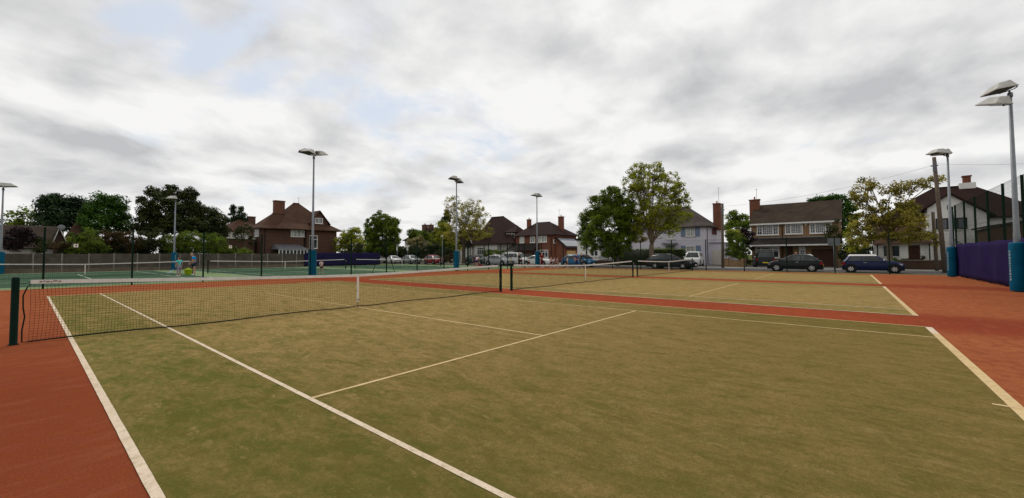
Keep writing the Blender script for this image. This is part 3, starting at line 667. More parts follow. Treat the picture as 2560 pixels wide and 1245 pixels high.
tree('column_tree', 'dark narrow tree between the cream shrub and the yellow-green trees', (X_, 50), [(1078, 600, 12, 26), (1080, 620, 14, 18)], 'dark', dens=1.6, size=.2, group=ST)
tree('broadleaf_tree', 'yellow-green tree left of the second blue padded mast', (X_, 47), [(1108, 575, 20, 26), (1098, 600, 24, 28), (1120, 600, 22, 26), (1130, 615, 24, 20)], 'fresh', dens=1.4, size=.22, cr=.6, group=ST)
tree('pointed_conifer', 'dark pointed conifer behind the yellow-green trees', (X_, 56), [(1118, 555, 13, 22), (1117, 540, 8, 14), (1116, 530, 4, 8), (1106, 560, 5, 18)], 'dark', dens=1.3, size=.24, group=ST)
tree('street_tree', 'sparse yellow-green street tree behind the second blue padded mast', (X_, 40.3), [(1135, 508, 20, 18), (1128, 530, 16, 14), (1182, 520, 24, 18), (1165, 545, 30, 22), (1200, 548, 20, 26), (1150, 570, 34, 20), (1188, 580, 30, 20), (1215, 580, 14, 14), (1130, 585, 24, 18)], 'yellow', base=1158, dens=1.3, per=9, grow=1.22, size=.17, cr=.5, group=ST, trunk=.24, bark=m_bark, branch=.7, fork=3.2)
shrub('clipped green hedge in front of the white house', (X_, 44.6), [(1216, 632, 14, 8), (1236, 632, 14, 8), (1256, 633, 12, 8)], 'mid', name='hedge', cat='hedge', size=.14, dens=2.2, group=None)
tree('street_tree', 'dense dark green round street tree left of the tallest tree', (X_, 40.0), [(1530, 492, 30, 26), (1500, 520, 34, 34), (1555, 520, 38, 36), (1470, 560, 26, 36), (1525, 560, 56, 46), (1575, 560, 28, 44), (1490, 600, 40, 30), (1545, 605, 40, 26), (1462, 590, 16, 24), (1530, 632, 26, 12)], 'mid', base=1545, dens=2.3, per=30, size=.15, cr=.48, group=ST, trunk=.2, branch=.15)
tree('street_tree', 'tallest street tree with open crown and forked trunk before the lilac house', (X_, 40.3), [(1596, 425, 22, 20), (1636, 428, 26, 18), (1580, 458, 26, 24), (1670, 455, 28, 24), (1622, 462, 34, 24), (1700, 485, 24, 26), (1598, 500, 24, 34), (1650, 505, 44, 30), (1706, 512, 16, 16), (1690, 540, 34, 20), (1625, 545, 30, 26), (1668, 568, 34, 14), (1600, 560, 18, 22)], 'fresh', base=1628, dens=1.7, per=12, grow=1.2, size=.16, cr=.45, group=ST, trunk=.3, bark=m_bark2, branch=.75, fork=2.6)
shrub('pale cream-yellow shrub between the two big street trees', (X_, 46), [(1592, 575, 18, 16), (1582, 594, 20, 16), (1600, 598, 14, 14)], 'cream', size=.15, cr=.4, dens=1.5)
tree('garden_tree', 'rounded mid green tree behind the leaning utility pole', (X_, 72), [(1832, 545, 22, 18), (1860, 552, 18, 18), (1840, 572, 34, 20)], 'mid', dens=.9, size=.24, cr=.7, group='trees behind the houses', trunk=.25)
shrub('tall dark green garden shrub on the low brick wall', (X_, 44.6), [(1830, 620, 20, 30), (1848, 618, 20, 32), (1832, 592, 22, 14)], 'mid', size=.13, dens=2.4, group=None)
shrub('bright yellow-green shrub top beside the utility pole', (X_, 45.6), [(1826, 582, 16, 12), (1842, 586, 14, 12)], 'fresh', size=.13, dens=2.4, group=None)
shrub('dark maroon-leaved small tree at the left corner of the yellow brick house', (X_, 47.5), [(1862, 582, 18, 14), (1874, 594, 14, 18), (1858, 600, 12, 12)], 'maroon', size=.15, dens=2.2, group=None, limbs=True, trunk=.08)
tree('background_tree', 'dark tree rising behind the right end of the yellow brick house roof', (X_, 66), [(2045, 502, 24, 14), (2080, 498, 28, 12), (2108, 515, 24, 24), (2132, 535, 16, 26), (2110, 560, 30, 28)], 'green', dens=1.3, per=28, size=.22, cr=.6, group='trees behind the houses', trunk=.3)
tree('birch_tree', 'thin drooping grey-green tree before the right end of the yellow brick house', (X_, 46), [(2080, 562, 20, 20), (2066, 578, 14, 22), (2098, 585, 18, 26), (2080, 600, 26, 22)], 'olive', base=2092, dens=1.2, per=16, size=.13, cr=.4, group=ST, trunk=.07, branch=.6)
tree('street_tree', 'wide olive and rust spreading tree above the blue car', (X_, 40.5), [(2160, 462, 24, 14), (2148, 485, 22, 16), (2225, 470, 26, 14), (2258, 478, 20, 12), (2295, 462, 26, 10), (2335, 448, 20, 7), (2165, 508, 20, 16), (2200, 520, 26, 16), (2270, 510, 30, 18), (2240, 540, 48, 20), (2160, 555, 32, 24), (2200, 575, 40, 20), (2280, 555, 34, 20), (2310, 590, 34, 12), (2150, 595, 30, 18), (2255, 592, 34, 12), (2345, 610, 12, 14)], 'rusty', base=2224, dens=2.1, per=13, grow=1.2, size=.15, cr=.42, group=ST, trunk=.19, bark=m_bark2, branch=.7, fork=2.6)
tree('garden_tree', 'yellow-green low tree behind the rear of the blue car', (X_, 45), [(2132, 585, 22, 26), (2150, 610, 28, 22), (2120, 615, 18, 22)], 'fresh', base=2130, dens=1.2, per=22, size=.14, cr=.4, group=ST, trunk=.09)
shrub('dark shrub mass between the yellow brick house and the white house', (X_, 47.5), [(2120, 640, 24, 26), (2150, 640, 24, 24)], 'dark', size=.15, group=None)
shrub('bright green bush behind the bonnet of the blue car', (X_, 44.2), [(2246, 656, 17, 12), (2262, 660, 12, 9)], 'green', size=.09, dens=3.5, cr=.25, group=None)
shrub('small dark clipped ball plant left of the white house door', (X_, 47.3), [(2264, 648, 6, 8)], 'dark', size=.08, dens=6, cr=.15, group='clipped ball plants by the door', name='ball_plant', cat='plant')
shrub('dark clipped ball plant right of the white house door', (X_, 47.3), [(2311, 649, 8, 9)], 'dark', size=.08, dens=6, cr=.15, group='clipped ball plants by the door', name='ball_plant', cat='plant')
shrub('dark climbing greenery beside the corner mast pad at the end of the windbreak', (X_, 32.5), [(2402, 655, 6, 18), (2406, 674, 7, 12)], 'olive', size=.08, dens=4, cr=.2, group=None, name='climbing_plant', cat='plant')
shrub('long dark hedge line showing between the left-hand shrubs above the panel fence', (Y, 50.5), [(190, 625, 40, 22), (240, 628, 40, 22), (290, 628, 40, 24), (340, 626, 40, 26), (390, 626, 40, 26), (560, 626, 30, 18)], 'dark', name='hedge', cat='hedge', dens=1.8, size=.2, cr=.5)
shrub('dark hedge filling the ground behind the round tree and the parked cars', (X_, 43.6), [(905, 636, 30, 16), (945, 634, 34, 18), (990, 634, 34, 18), (1035, 636, 34, 18), (1080, 634, 30, 22), (1110, 636, 24, 18)], 'dark', name='hedge', cat='hedge', dens=1.5, size=.24, cr=.55, group=None)
shrub('brownish low shrubs right of the red car', (X_, 41.8), [(1105, 646, 16, 9), (1128, 645, 14, 11), (1092, 643, 10, 8)], 'rust', dens=2, size=.16, cr=.35, group=None)
shrub('dark tall hedge between the yellow brick house and the blue car', (X_, 50), [(2125, 630, 26, 34), (2160, 626, 26, 34)], 'dark', name='hedge', cat='hedge', dens=1.8, size=.16, cr=.4, group=None)
shrub('dark garden greenery left of the yellow brick house', (X_, 52), [(1868, 630, 14, 32), (1852, 640, 18, 24)], 'dark', dens=1.8, size=.16, cr=.4, group=None)
# box hedge in front of the lilac house
def box_hedge(label, x0, x1, y0, y1, h, kind='mid'):
    t = thing('hedge', label, 'hedge', ((x0+x1)/2, (y0+y1)/2, 0))
    hx, hy = (x1-x0)/2, (y1-y0)/2; C = []; n = int((hy*2*h*2+hx*2*hy*2)*9)
    for _ in range(n):
        f = rnd.random()*(2*h*hy*2+4*hx*hy+2*h*hx*2)
        if f < 4*hx*hy: C.append((rnd.uniform(-hx, hx), rnd.uniform(-hy, hy), h+.03*math.sin(rnd.random()*9)))
        elif f < 4*hx*hy+2*h*hy*2: C.append((rnd.choice((-hx, hx)), rnd.uniform(-hy, hy), rnd.uniform(.05, h)))
        else: C.append((rnd.uniform(-hx, hx), rnd.choice((-hy, hy)), rnd.uniform(.05, h)))
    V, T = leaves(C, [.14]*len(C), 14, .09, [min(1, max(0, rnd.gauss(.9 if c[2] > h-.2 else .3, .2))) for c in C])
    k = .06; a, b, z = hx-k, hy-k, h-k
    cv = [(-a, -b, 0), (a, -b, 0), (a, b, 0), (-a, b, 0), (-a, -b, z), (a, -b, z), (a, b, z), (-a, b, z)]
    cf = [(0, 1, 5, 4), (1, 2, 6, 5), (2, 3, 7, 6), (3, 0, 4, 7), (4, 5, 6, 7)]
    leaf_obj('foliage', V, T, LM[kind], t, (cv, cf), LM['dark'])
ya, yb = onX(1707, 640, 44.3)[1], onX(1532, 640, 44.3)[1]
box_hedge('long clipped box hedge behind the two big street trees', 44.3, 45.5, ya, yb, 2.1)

# ================================================================== HOUSES
class Fac:
    """a facade plane: 'x' faces -x, 'y' faces -y, 'r' faces -y seen as the right-hand return wall, 'l' faces -x as the left-hand return"""
    def __init__(s, kind, val): s.k, s.v = kind, val
    def w(s, a, o, z): return (s.v-o, a, z) if s.k == 'x' else (a, s.v-o, z)
    def at(s, p): q = onX(p[0], p[1], s.v) if s.k == 'x' else onY(p[0], p[1], s.v); return (q[1] if s.k == 'x' else q[0]), q[2]
    def rc(s, p, q): a = s.at(p); b = s.at(q); return min(a[0], b[0]), max(a[0], b[0]), min(a[1], b[1]), max(a[1], b[1])
    def box(s, mb, a0, a1, o0, o1, z0, z1, mi=0):
        p, q = s.w(a0, o0, z0), s.w(a1, o1, z1); mb.box(p[0], q[0], p[1], q[1], z0, z1, mi)
m_uw = M('white_window_frame', (.72, .71, .68), .5, .05); m_dkframe = M('dark_window_frame', (.03, .028, .025), .6); m_gl = glass_mat(); m_gl2 = glass_mat('curtained_glass', (.2, .21, .2), .15)
m_sill = M('sill', (.6, .58, .54), .7)
def window(F, par, r, cols=2, munt=(2, 3), o=0., frame=None, glass=None, bar=.07, sill=True, top=None, name='window'):
    a0, a1, z0, z1 = r; fm = frame or m_uw
    cf = cols if isinstance(cols, (list, tuple)) else [i/cols for i in range(1, cols)]
    edges = [a0]+[a0+(a1-a0)*f for f in cf]+[a1]
    mb = MB()
    F.box(mb, a0, a1, o, o+.07, z0, z0+bar); F.box(mb, a0, a1, o, o+.07, z1-bar, z1)
    for i, e in enumerate(edges): 
        lo = e-bar/2 if 0 < i < len(edges)-1 else (e if i == 0 else e-bar)
        F.box(mb, lo, lo+bar, o, o+.068, z0+bar, z1-bar)
    if top: zt = z1-(z1-z0)*top; F.box(mb, a0+bar, a1-bar, o, o+.064, zt-bar/2, zt+bar/2)
    if munt:
        for i in range(len(edges)-1):
            mx, mz = munt if not isinstance(munt, dict) else munt[i]
            for k in range(1, mx): x = edges[i]+(edges[i+1]-edges[i])*k/mx; F.box(mb, x-.015, x+.015, o+.01, o+.04, z0+bar, z1-bar)
            for k in range(1, mz): z = z0+bar+(z1-z0-2*bar)*k/mz; F.box(mb, edges[i]+bar*.6, edges[i+1]-bar*.6, o+.01, o+.038, z-.015, z+.015)
    w = mb.build(name, fm, par)
    mb = MB(); F.box(mb, a0+.02, a1-.02, o+.003, o+.015, z0+.02, z1-.02); mb.build('pane', glass or m_gl, w)
    if sill: mb = MB(); F.box(mb, a0-.08, a1+.08, o+.0, o+.14, z0-.07, z0-.003); mb.build('sill', m_sill, w)
    return w
def hip(F, par, a0, a1, D, ze, zr, r0, r1, over=.45, m=None, rd=None, o0=0., name='roof', fascia=None, kick=0., th=.14):
    """hipped (or gabled when r0,r1 reach the ends) roof over a0..a1, depth D behind the facade"""
    rd = D/2 if rd is None else rd; oo = o0+over
    b = [(a0-over, oo), (a1+over, oo), (a1+over, -D-over), (a0-over, -D-over)]
    mb = MB()
    vs = [F.w(a, o, ze-th) for a, o in b]+[F.w(a, o, ze) for a, o in b]; fs = [(0, 1, 2, 3), (0, 1, 5, 4), (1, 2, 6, 5), (2, 3, 7, 6), (3, 0, 4, 7)]
    if kick:   # bell-cast eaves: a flatter skirt
        k = .28; Zk = ze+(zr-ze)*k*.72
        ring = []
        for i, (a, o) in enumerate(b):
            ra = r0 if i in (0, 3) else r1; ring.append((a+(ra-a)*k, o+(-rd-o)*k))
        vs += [F.w(a, o, Zk) for a, o in ring]; fs += [(4, 5, 9, 8), (5, 6, 10, 9), (6, 7, 11, 10), (7, 4, 8, 11)]; base = 8
    else: base = 4
    n = len(vs); vs += [F.w(r0, -rd, zr), F.w(r1, -rd, zr)]
    fs += [(base, base+1, n+1, n), (base+1, base+2, n+1), (base+2, base+3, n, n+1), (base+3, base, n)]
    mb.add(vs, fs); ro = mb.build(name, m, par)
    mb = MB()
    for p, q in zip([(r0, -rd, zr)]*1, [(r1, -rd, zr)]): mb.tube([F.w(*p), F.w(*q)], .1, 6)
    mb.build('ridge_tile', m, ro)
    return ro
def chimney(par, c, w, d, z0, z1, m, pots=2, cap=True):
    mb = MB(); mb.box(c[0]-w/2, c[0]+w/2, c[1]-d/2, c[1]+d/2, z0, z1)
    if cap: mb.box(c[0]-w/2-.07, c[0]+w/2+.07, c[1]-d/2-.07, c[1]+d/2+.07, z1+.002, z1+.14)
    o = mb.build('chimney', m, par)
    for k in range(pots):
        mb = MB(); q = (k-(pots-1)/2)*min(.42, max(w, d)/max(1, pots)); mb.lathe((c[0]+(q if w >= d else 0), c[1]+(q if d > w else 0), z1+.14), [(.12, 0), (.1, .05), (.09, .32), (.11, .36)], 10); mb.build('chimney_pot', M('clay_pot', (.35, .17, .09), .9), o)
    return o
def aerial(par, p, h, boom=1):
    mb = MB(); mb.tube([p, (p[0], p[1], p[2]+h)], .022, 5)
    mb.tube([(p[0], p[1]-.5*boom, p[2]+h-.05), (p[0], p[1]+.5*boom, p[2]+h-.05)], .014, 4)
    for k in range(5): mb.tube([(p[0]-.2, p[1]+(-.4+.2*k)*boom, p[2]+h-.05), (p[0]+.2, p[1]+(-.4+.2*k)*boom, p[2]+h-.05)], .008, 4)
    mb.build('aerial', M('aerial_metal', (.2, .2, .2), .5), par)
br_yel = brick_mat('yellow_brown_brick', (.3, .18, .085), (.24, .14, .07), (.3, .25, .18)); br_red = brick_mat('red_brick', (.21, .07, .04), (.16, .055, .035), (.2, .15, .11))
br_brn = brick_mat('brown_brick', (.125, .06, .042), (.095, .048, .035), (.13, .1, .08)); br_dk = brick_mat('dark_brick_wall', (.09, .05, .035), (.07, .04, .03), (.1, .08, .06))
tl_brn = tile_mat('brown_tiles', (.05, .034, .025), (.03, .021, .016), .34, (.06, .045, .028)); tl_red = tile_mat('red_brown_tiles', (.075, .038, .026), (.055, .029, .021), .2, (.1, .055, .03))
tl_dk = tile_mat('dark_tiles', (.05, .04, .036), (.04, .033, .03), .2); tl_gry = tile_mat('slate_brown_tiles', (.07, .054, .05), (.052, .043, .04), .2, (.09, .075, .06)); tl_mar = tile_mat('dark_red_tiles', (.038, .019, .016), (.03, .016, .014), .2)
m_lilac = M('lilac_render', (.6, .575, .64), .9, .07, .7, kind='Position'); m_wht = M('white_render', (.7, .68, .65), .9, .08, .8, kind='Position'); m_shut = M('blue_shutter', (.2, .26, .36), .7); m_blk = M('black_timber', (.02, .018, .016), .7)
m_gdoor = M('cream_garage_door', (.58, .53, .46), .6, .05); m_bdoor = M('brown_garage_door', (.075, .032, .022), .6, .15); m_ddoor = M('dark_wood_door', (.05, .02, .012), .6)
m_fascia = M('white_fascia', (.66, .64, .6), .6); m_dfas = M('dark_fascia', (.05, .03, .025), .7); m_lead = M('lead_grey', (.2, .21, .22), .6); m_board = M('plywood', (.55, .36, .16), .8, .1)
def cr_(x0, y0, k): return lambda x, y: (x0+k*x, y0+k*y)
c3, c4, c5, c6, c1, c2 = cr_(1860, 480, .17666), cr_(1580, 480, .17666), cr_(1140, 520, .12851), cr_(600, 480, .16064), cr_(2280, 420, .24096), cr_(2130, 560, .11328)
def wallbox(F, par, a0, a1, D, z0, z1, m, name='wall', o=0.):
    mb = MB(); F.box(mb, a0, a1, -D, o, z0, z1); return mb.build(name, m, par)
def panel(F, par, r, o0, o1, m, name, grooves=0, vert=False):
    mb = MB(); a0, a1, z0, z1 = r
    if grooves:
        for k in range(grooves):
            if vert: F.box(mb, a0+(a1-a0)*k/grooves+.01, a0+(a1-a0)*(k+1)/grooves-.01, o0, o1, z0, z1)
            else: F.box(mb, a0, a1, o0, o1, z0+(z1-z0)*k/grooves+.01, z0+(z1-z0)*(k+1)/grooves-.01)
        F.box(mb, a0+.01, a1-.01, o0, o0+(o1-o0)*.5, z0, z1)
    else: F.box(mb, a0, a1, o0, o1, z0, z1)
    return mb.build(name, m, par)
def at0(r): return (r[0], r[1], 0.02, r[3])

# --- yellow brick house (right of centre)
F = Fac('x', 53); sL = F.at(c3(105, 600))[0]; sR = F.at(c3(1372, 600))[0]; s0, s1 = min(sL, sR), max(sL, sR)
H = thing('brick_house', 'two-storey yellow-brown brick house with wide brown garage door and white grid windows', 'house', (0, 0, 0))
ze = F.at(c3(600, 440))[1]; zr = onX(*c3(1000, 132), 57)[2]; D = 8.
wallbox(F, H, s0, s1, D, 0, ze-.14, br_yel)
over = .15
mb = MB()   # gabled roof, ridge parallel to the road
a, b = s0-over, s1+over
for z_, th in ((0, .16),):
    prof = [(.45, ze-.06), (.45, ze+.08), (-D/2, zr), (-D-.45, ze+.08), (-D-.45, ze-.06), (-D/2, zr-.22)]
    n = 6; mb.add([F.w(a, o, z) for o, z in prof]+[F.w(b, o, z) for o, z in prof], [tuple(range(6)), tuple(range(6, 12))[::-1]]+[(i, (i+1) % 6, 6+(i+1) % 6, 6+i) for i in range(6)])
mb.build('roof', tl_brn, H)
mb = MB(); mb.add([F.w(s0, -.0, ze-.15), F.w(s0, -D, ze-.15), F.w(s0, -D/2, zr-.3), F.w(s0+.25, 0, ze-.15), F.w(s0+.25, -D, ze-.15), F.w(s0+.25, -D/2, zr-.3)], [(0, 1, 2), (3, 5, 4), (0, 2, 5, 3), (1, 4, 5, 2), (0, 3, 4, 1)])
mb.add([F.w(s1-.25, -.0, ze-.15), F.w(s1-.25, -D, ze-.15), F.w(s1-.25, -D/2, zr-.3), F.w(s1, 0, ze-.15), F.w(s1, -D, ze-.15), F.w(s1, -D/2, zr-.3)], [(0, 1, 2), (3, 5, 4), (0, 2, 5, 3), (1, 4, 5, 2), (0, 3, 4, 1)])
mb.build('gable_wall', br_yel, H)
mb = MB(); F.box(mb, s0-.1, s1+.1, .455, .49, ze-.14, ze+.05); mb.build('fascia', m_fascia, H)
window(F, H, F.rc(c3(180, 465), c3(495, 605)), [.26, .75], {0: (2, 3), 1: (5, 5), 2: (2, 3)}, bar=.1)
window(F, H, F.rc(c3(578, 462), c3(833, 592)), [.67], {0: (5, 5), 1: (2, 3)}, bar=.1)
window(F, H, F.rc(c3(925, 440), c3(1245, 580)), [.28, .74], {0: (2, 3), 1: (5, 5), 2: (2, 3)}, bar=.1)
window(F, H, F.rc(c3(160, 772), c3(505, 935)), [.26, .76], {0: (1, 1), 1: (5, 4), 2: (2, 1)}, bar=.13, top=.28)
window(F, H, F.rc(c3(778, 775), c3(873, 905)), 1, (2, 3), bar=.12, top=.28)
mb = MB(); zt, zb = F.at(c3(600, 650))[1], F.at(c3(600, 755))[1]      # pent roof
mb.hexa([F.w(s0-.1, 1.25, zb), F.w(s1+.1, 1.25, zb), F.w(s1+.1, .003, zb), F.w(s0-.1, .003, zb)], [F.w(s0-.1, 1.2, zb+.1), F.w(s1+.1, 1.2, zb+.1), F.w(s1+.1, .003, zt), F.w(s0-.1, .003, zt)])
mb.build('pent_roof', tl_dk, H)
mb = MB(); F.box(mb, s0-.1, s1+.1, 1.26, 1.3, zb-.08, zb+.09); mb.build('fascia', m_fascia, H)
mb = MB(); F.box(mb, s0-.1, s1+.1, .01, .06, zt+.0, zt+.1); mb.build('flashing', m_lead, H)
panel(F, H, at0(F.rc(c3(955, 808), c3(1290, 1060))), .01, .06, m_bdoor, 'garage_door', 8)
panel(F, H, at0(F.rc(c3(600, 775), c3(700, 1000))), .01, .07, m_ddoor, 'door', 3, True)
panel(F, H, at0(F.rc(c3(512, 775), c3(598, 1000))), .01, .05, M('timber_screen', (.14, .075, .035), .8), 'door_surround', 4, True)
r = F.rc(c3(1325, 760), c3(1372, 1000)); panel(F, H, (r[0], r[1], 0, zb-.09), .9, 1.25, br_yel, 'pier')
r = F.rc(c3(862, 445), c3(888, 472)); panel(F, H, r, .01, .12, m_fascia, 'alarm_box')
p = onX(*c3(152, 200), 56.2); chimney(H, (p[0], p[1]), .6, 1.15, 5, onX(*c3(152, 122), 56.2)[2], br_red, 1); q = onX(*c3(180, 130), 56.2); aerial(H, (q[0], q[1], q[2]), onX(*c3(180, -40), 56.2)[2]-q[2], .3)
H7s = (s0, s1)
# --- lilac house
F = Fac('x', 54); sR = F.at(c4(1070, 600))[0]; sL = F.at((1600, 600))[0]+2.2
H = thing('lilac_house', 'pale lilac rendered house with blue shutters and tall red chimney', 'house')
ze = F.at(c4(900, 485))[1]; D = 8.2; zr = onX(*c4(800, 212), 58)[2]
wallbox(F, H, sR, sL, D, 0, ze-.14, m_lilac)
hip(F, H, sR, sL, D, ze, zr, onX(*c4(795, 212), 58)[1], sL-3.2, .5, tl_gry, kick=1)
for w0, w1 in ((c4(760, 503), c4(890, 625)), (c4(765, 765), c4(900, 905))):
    r = F.rc(w0, w1); window(F, H, r, 2, (2, 4), bar=.09, glass=m_gl2)
    wd = (r[1]-r[0])*.5
    for q in ((r[0]-wd-.06, r[0]-.06), (r[1]+.06, r[1]+wd+.06)): panel(F, H, (q[0], q[1], r[2]-.05, r[3]+.05), .01, .06, m_shut, 'shutter', 12)
window(F, H, F.rc(c4(498, 520), c4(610, 665)), 2, (1, 1), bar=.12, top=.45, glass=m_gl2); window(F, H, F.rc(c4(330, 520), c4(420, 640)), 2, (2, 2), bar=.09, glass=m_gl2)
window(F, H, F.rc(c4(300, 770), c4(410, 900)), 2, (2, 3), bar=.09, glass=m_gl2); window(F, H, F.rc(c4(30, 520), c4(130, 630)), 2, (2, 3), bar=.09)
r = F.rc(c4(450, 722), c4(648, 742)); panel(F, H, r, .01, 1., m_lead, 'canopy'); r = F.rc(c4(480, 760), c4(610, 1000)); panel(F, H, at0(r), .01, .06, M('pale_green_door', (.2, .24, .17), .6), 'door')
Fr = Fac('y', sR)       # return wall, faces -y
aL = Fr.at(c4(1130, 510))[0]; aR = Fr.at(c4(1190, 600))[0]
r = (min(aL, aR), max(aL, aR), Fr.at(c4(1165, 600))[1], ze-.3); panel(Fr, H, r, .01, .1, M('maroon_panel', (.1, .015, .02), .7), 'hanging_tiles')
cx = 58.0; p0 = onX(*c4(1105, 300), cx)[1]; p1 = onX(*c4(1200, 300), cx)[1]; zt = onX(*c4(1150, 180), cx)[2]
chimney(H, (cx, sR-.35), 1.0, abs(p0-p1)*.98, ze-.4, zt, br_red, 1); q = (cx, sR-.6, zt); aerial(H, q, onX(*c4(1197, -60), cx)[2]-zt, .5)
# flat garage at the right-hand side
zt = F.at(c4(1150, 725))[1]; g0 = F.at(c4(1345, 700))[0]
mb = MB(); F.box(mb, g0, sR-.003, -7, -.6, 0, zt); mb.build('garage_wall', m_lilac, H); mb = MB(); F.box(mb, g0-.1, sR-.003, -7.1, -.5, zt, zt+.12); mb.build('garage_roof', m_lead, H)
Fg = Fac('x', 54.6); panel(Fg, H, at0(Fg.rc(c4(1128, 822), c4(1280, 1050))), .003, .06, m_gdoor, 'garage_door', 1)
# --- low white building behind the cars
F = Fac('x', 55); a0 = F.at((1535, 620))[0]; a1 = F.at((1443, 620))[0]; zt = F.at((1484, 602))[1]
H = thing('low_white_building', 'single-storey white flat-roofed building beside the solar panel roof', 'building')
wallbox(F, H, a0, a1, 6, 0, zt, m_wht); mb = MB(); F.box(mb, a0-.1, a1+.1, -6.1, .1, zt+.001, zt+.12); mb.build('roof', m_lead, H)
for q0, q1 in (((1463, 620), (1470, 638)), ((1476, 619), (1496, 641)), ((1503, 625), (1511, 641))): window(F, H, F.rc(q0, q1), 2 if q1[0]-q0[0] > 9 else 1, None, bar=.12, top=.35, glass=m_gl)
# --- red brick house with solar panels
F = Fac('x', 57); aR = F.at(c5(1910, 600))[0]; aL = F.at(c5(1160, 600))[0]; ze = F.at(c5(1500, 530))[1]; zr = onX(*c5(1700, 280), 61)[2]; D = 8
H = thing('red_brick_house', 'red brick house with two chimneys and solar panels on its side roof', 'house')
wallbox(F, H, aR, aL, D, 0, ze-.14, br_red); hip(F, H, aR, aL, D, ze, zr, onX(*c5(1830, 270), 61)[1], onX(*c5(1560, 285), 61)[1], .5, tl_mar)
for q0, q1, mu, tp in ((c5(1240, 540), c5(1330, 680), (1, 1), .3), (c5(1443, 535), c5(1540, 675), (1, 1), None), (c5(1605, 530), c5(1770, 665), (1, 1), .18)): window(F, H, F.rc(q0, q1), 2 if q1[0]-q0[0] < 14 else [.3, .65], mu, bar=.12, top=tp, glass=m_gl2)
window(F, H, F.rc(c5(1610, 815), c5(1795, 962)), [.33, .66], (1, 1), bar=.13, top=.3)
window(F, H, F.rc(c5(1130, 830), c5(1180, 935)), 1, (1, 1), bar=.08)
r = F.rc(c5(1040, 700), c5(1600, 825)); mb = MB(); a0, a1, zb, zt = r
mb.hexa([F.w(a0, 1.5, zb), F.w(a1, 1.5, zb), F.w(a1, .003, zb), F.w(a0, .003, zb)], [F.w(a0+.1, 1.4, zb+.12), F.w(a1-.1, 1.4, zb+.12), F.w(a1-.8, .003, zt), F.w(a0+.1, .003, zt)]); mb.build('porch_roof', tl_dk, H)
panel(F, H, at0(F.rc(c5(1300, 885), c5(1465, 1030))), .01, .06, M('grey_garage_door', (.2, .18, .17), .7), 'garage_door', 10, True)
for fx in (a0+.2, a1-.2): mb = MB(); F.box(mb, fx-.08, fx+.08, 1.25, 1.41, 0, zb); mb.build('porch_post', m_blk, H)
Fr = Fac('y', aR); e0, e1 = 57.3, 65.6
mb = MB(); zc = Fr.at(c5(2010, 640))[1]      # lean-to along the side with a sloping roof
mb.add([(e0, aR-.003, 0), (e1, aR-.003, 0), (e1, aR-2.2, 0), (e0, aR-2.2, 0), (e0, aR-.003, 4.6), (e1, aR-.003, 4.6), (e1, aR-2.2, 2.9), (e0, aR-2.2, 2.9)], [(0, 1, 2, 3), (0, 1, 5, 4), (1, 2, 6, 5), (2, 3, 7, 6), (3, 0, 4, 7), (4, 5, 6, 7)]); mb.build('side_wall', br_red, H)
def slab(mb, x0, x1, y0, z0, y1, z1, t_): mb.hexa([(x0, y0, z0), (x1, y0, z0), (x1, y1, z1), (x0, y1, z1)], [(x0, y0, z0+t_), (x1, y0, z0+t_), (x1, y1, z1+t_), (x0, y1, z1+t_)])
mb = MB(); slab(mb, e0-.3, e1+.3, aR-.003, 4.62, aR-2.6, 2.62, .12); mb.build('side_roof', tl_mar, H)
mb = MB()
for i in range(4): slab(mb, e0+.4+i*1.5, e0+1.85+i*1.5, aR-.3, 4.62-.18+.0, aR-2.2, 4.62-1.66, .17)
mb.build('solar_panel', M('solar_panel', (.3, .31, .34), .15, .1, 2., coat=.5), H)
window(Fr, H, Fr.rc(c5(1895, 612), c5(1950, 685)), 1, (1, 1), bar=.12)
Fs = Fac('y', aR-2.2); panel(Fs, H, (e0+.5, e0+3.6, .7, 2.2), .01, .05, m_board, 'boarded_window')
p = onX(*c5(1422, 300), 60); chimney(H, (60, p[1]), .6, .75, ze, onX(*c5(1422, 235), 60)[2], br_red, 1)
p = onX(*c5(2045, 300), 61.5); chimney(H, (61.5, p[1]), .7, .95, ze-1, onX(*c5(2045, 180), 61.5)[2], br_red, 1); q = onX(*c5(2010, 170), 61.5); aerial(H, tuple(q), 1.4, .5)
# --- white house with the big brown roof
F = Fac('x', 57); aL = F.at(c5(360, 780))[0]; aM = F.at(c5(800, 780))[0]; aR = F.at(c5(1130, 780))[0]; ze = F.at(c5(500, 705))[1]
H = thing('white_roofed_house', 'white house under a huge brown roof with two dormer windows', 'house')
wallbox(F, H, aM, aL, 9.5, 0, ze-.14, m_wht); zr = onX(*c5(810, 172), 62)[2]
Fb = Fac('x', 58.2); wallbox(Fb, H, aR, aM-.003, 8.3, 0, Fb.at(c5(950, 660))[1], m_wht, 'wing_wall')
hip(F, H, aR, aL, 9.5, ze, zr, onX(*c5(930, 162), 62)[1], onX(*c5(690, 190), 62)[1], .5, tl_mar, rd=5)
window(F, H, F.rc(c5(415, 768), c5(570, 912)), 4, (1, 1), bar=.08, top=.3)
def dormer(q0, q1, X, dp, hh, name='dormer'):
    Fd = Fac('x', X); r = Fd.rc(q0, q1); mb = MB(); Fd.box(mb, r[0]-.25, r[1]+.25, -dp, 0, r[2]-.2, r[3]+.12); d = mb.build(name, tl_mar, H)
    hip(Fd, d, r[0]-.25, r[1]+.25, dp, r[3]+.26, r[3]+.26+hh, (r[0]+r[1])/2-.2, (r[0]+r[1])/2+.2, .3, tl_mar, rd=dp*.6, name='dormer_roof'); window(Fd, H, r, [.33, .66], (1, 1), bar=.1)
dormer(c5(483, 535), c5(615, 638), 57.9, 3.2, .35); dormer(c5(980, 500), c5(1142, 580), 58.3, 3.4, 1.5)
r = F.rc(c5(640, 822), c5(770, 850)); panel(F, H, r, .01, .5, LM['mid'], 'window_box')
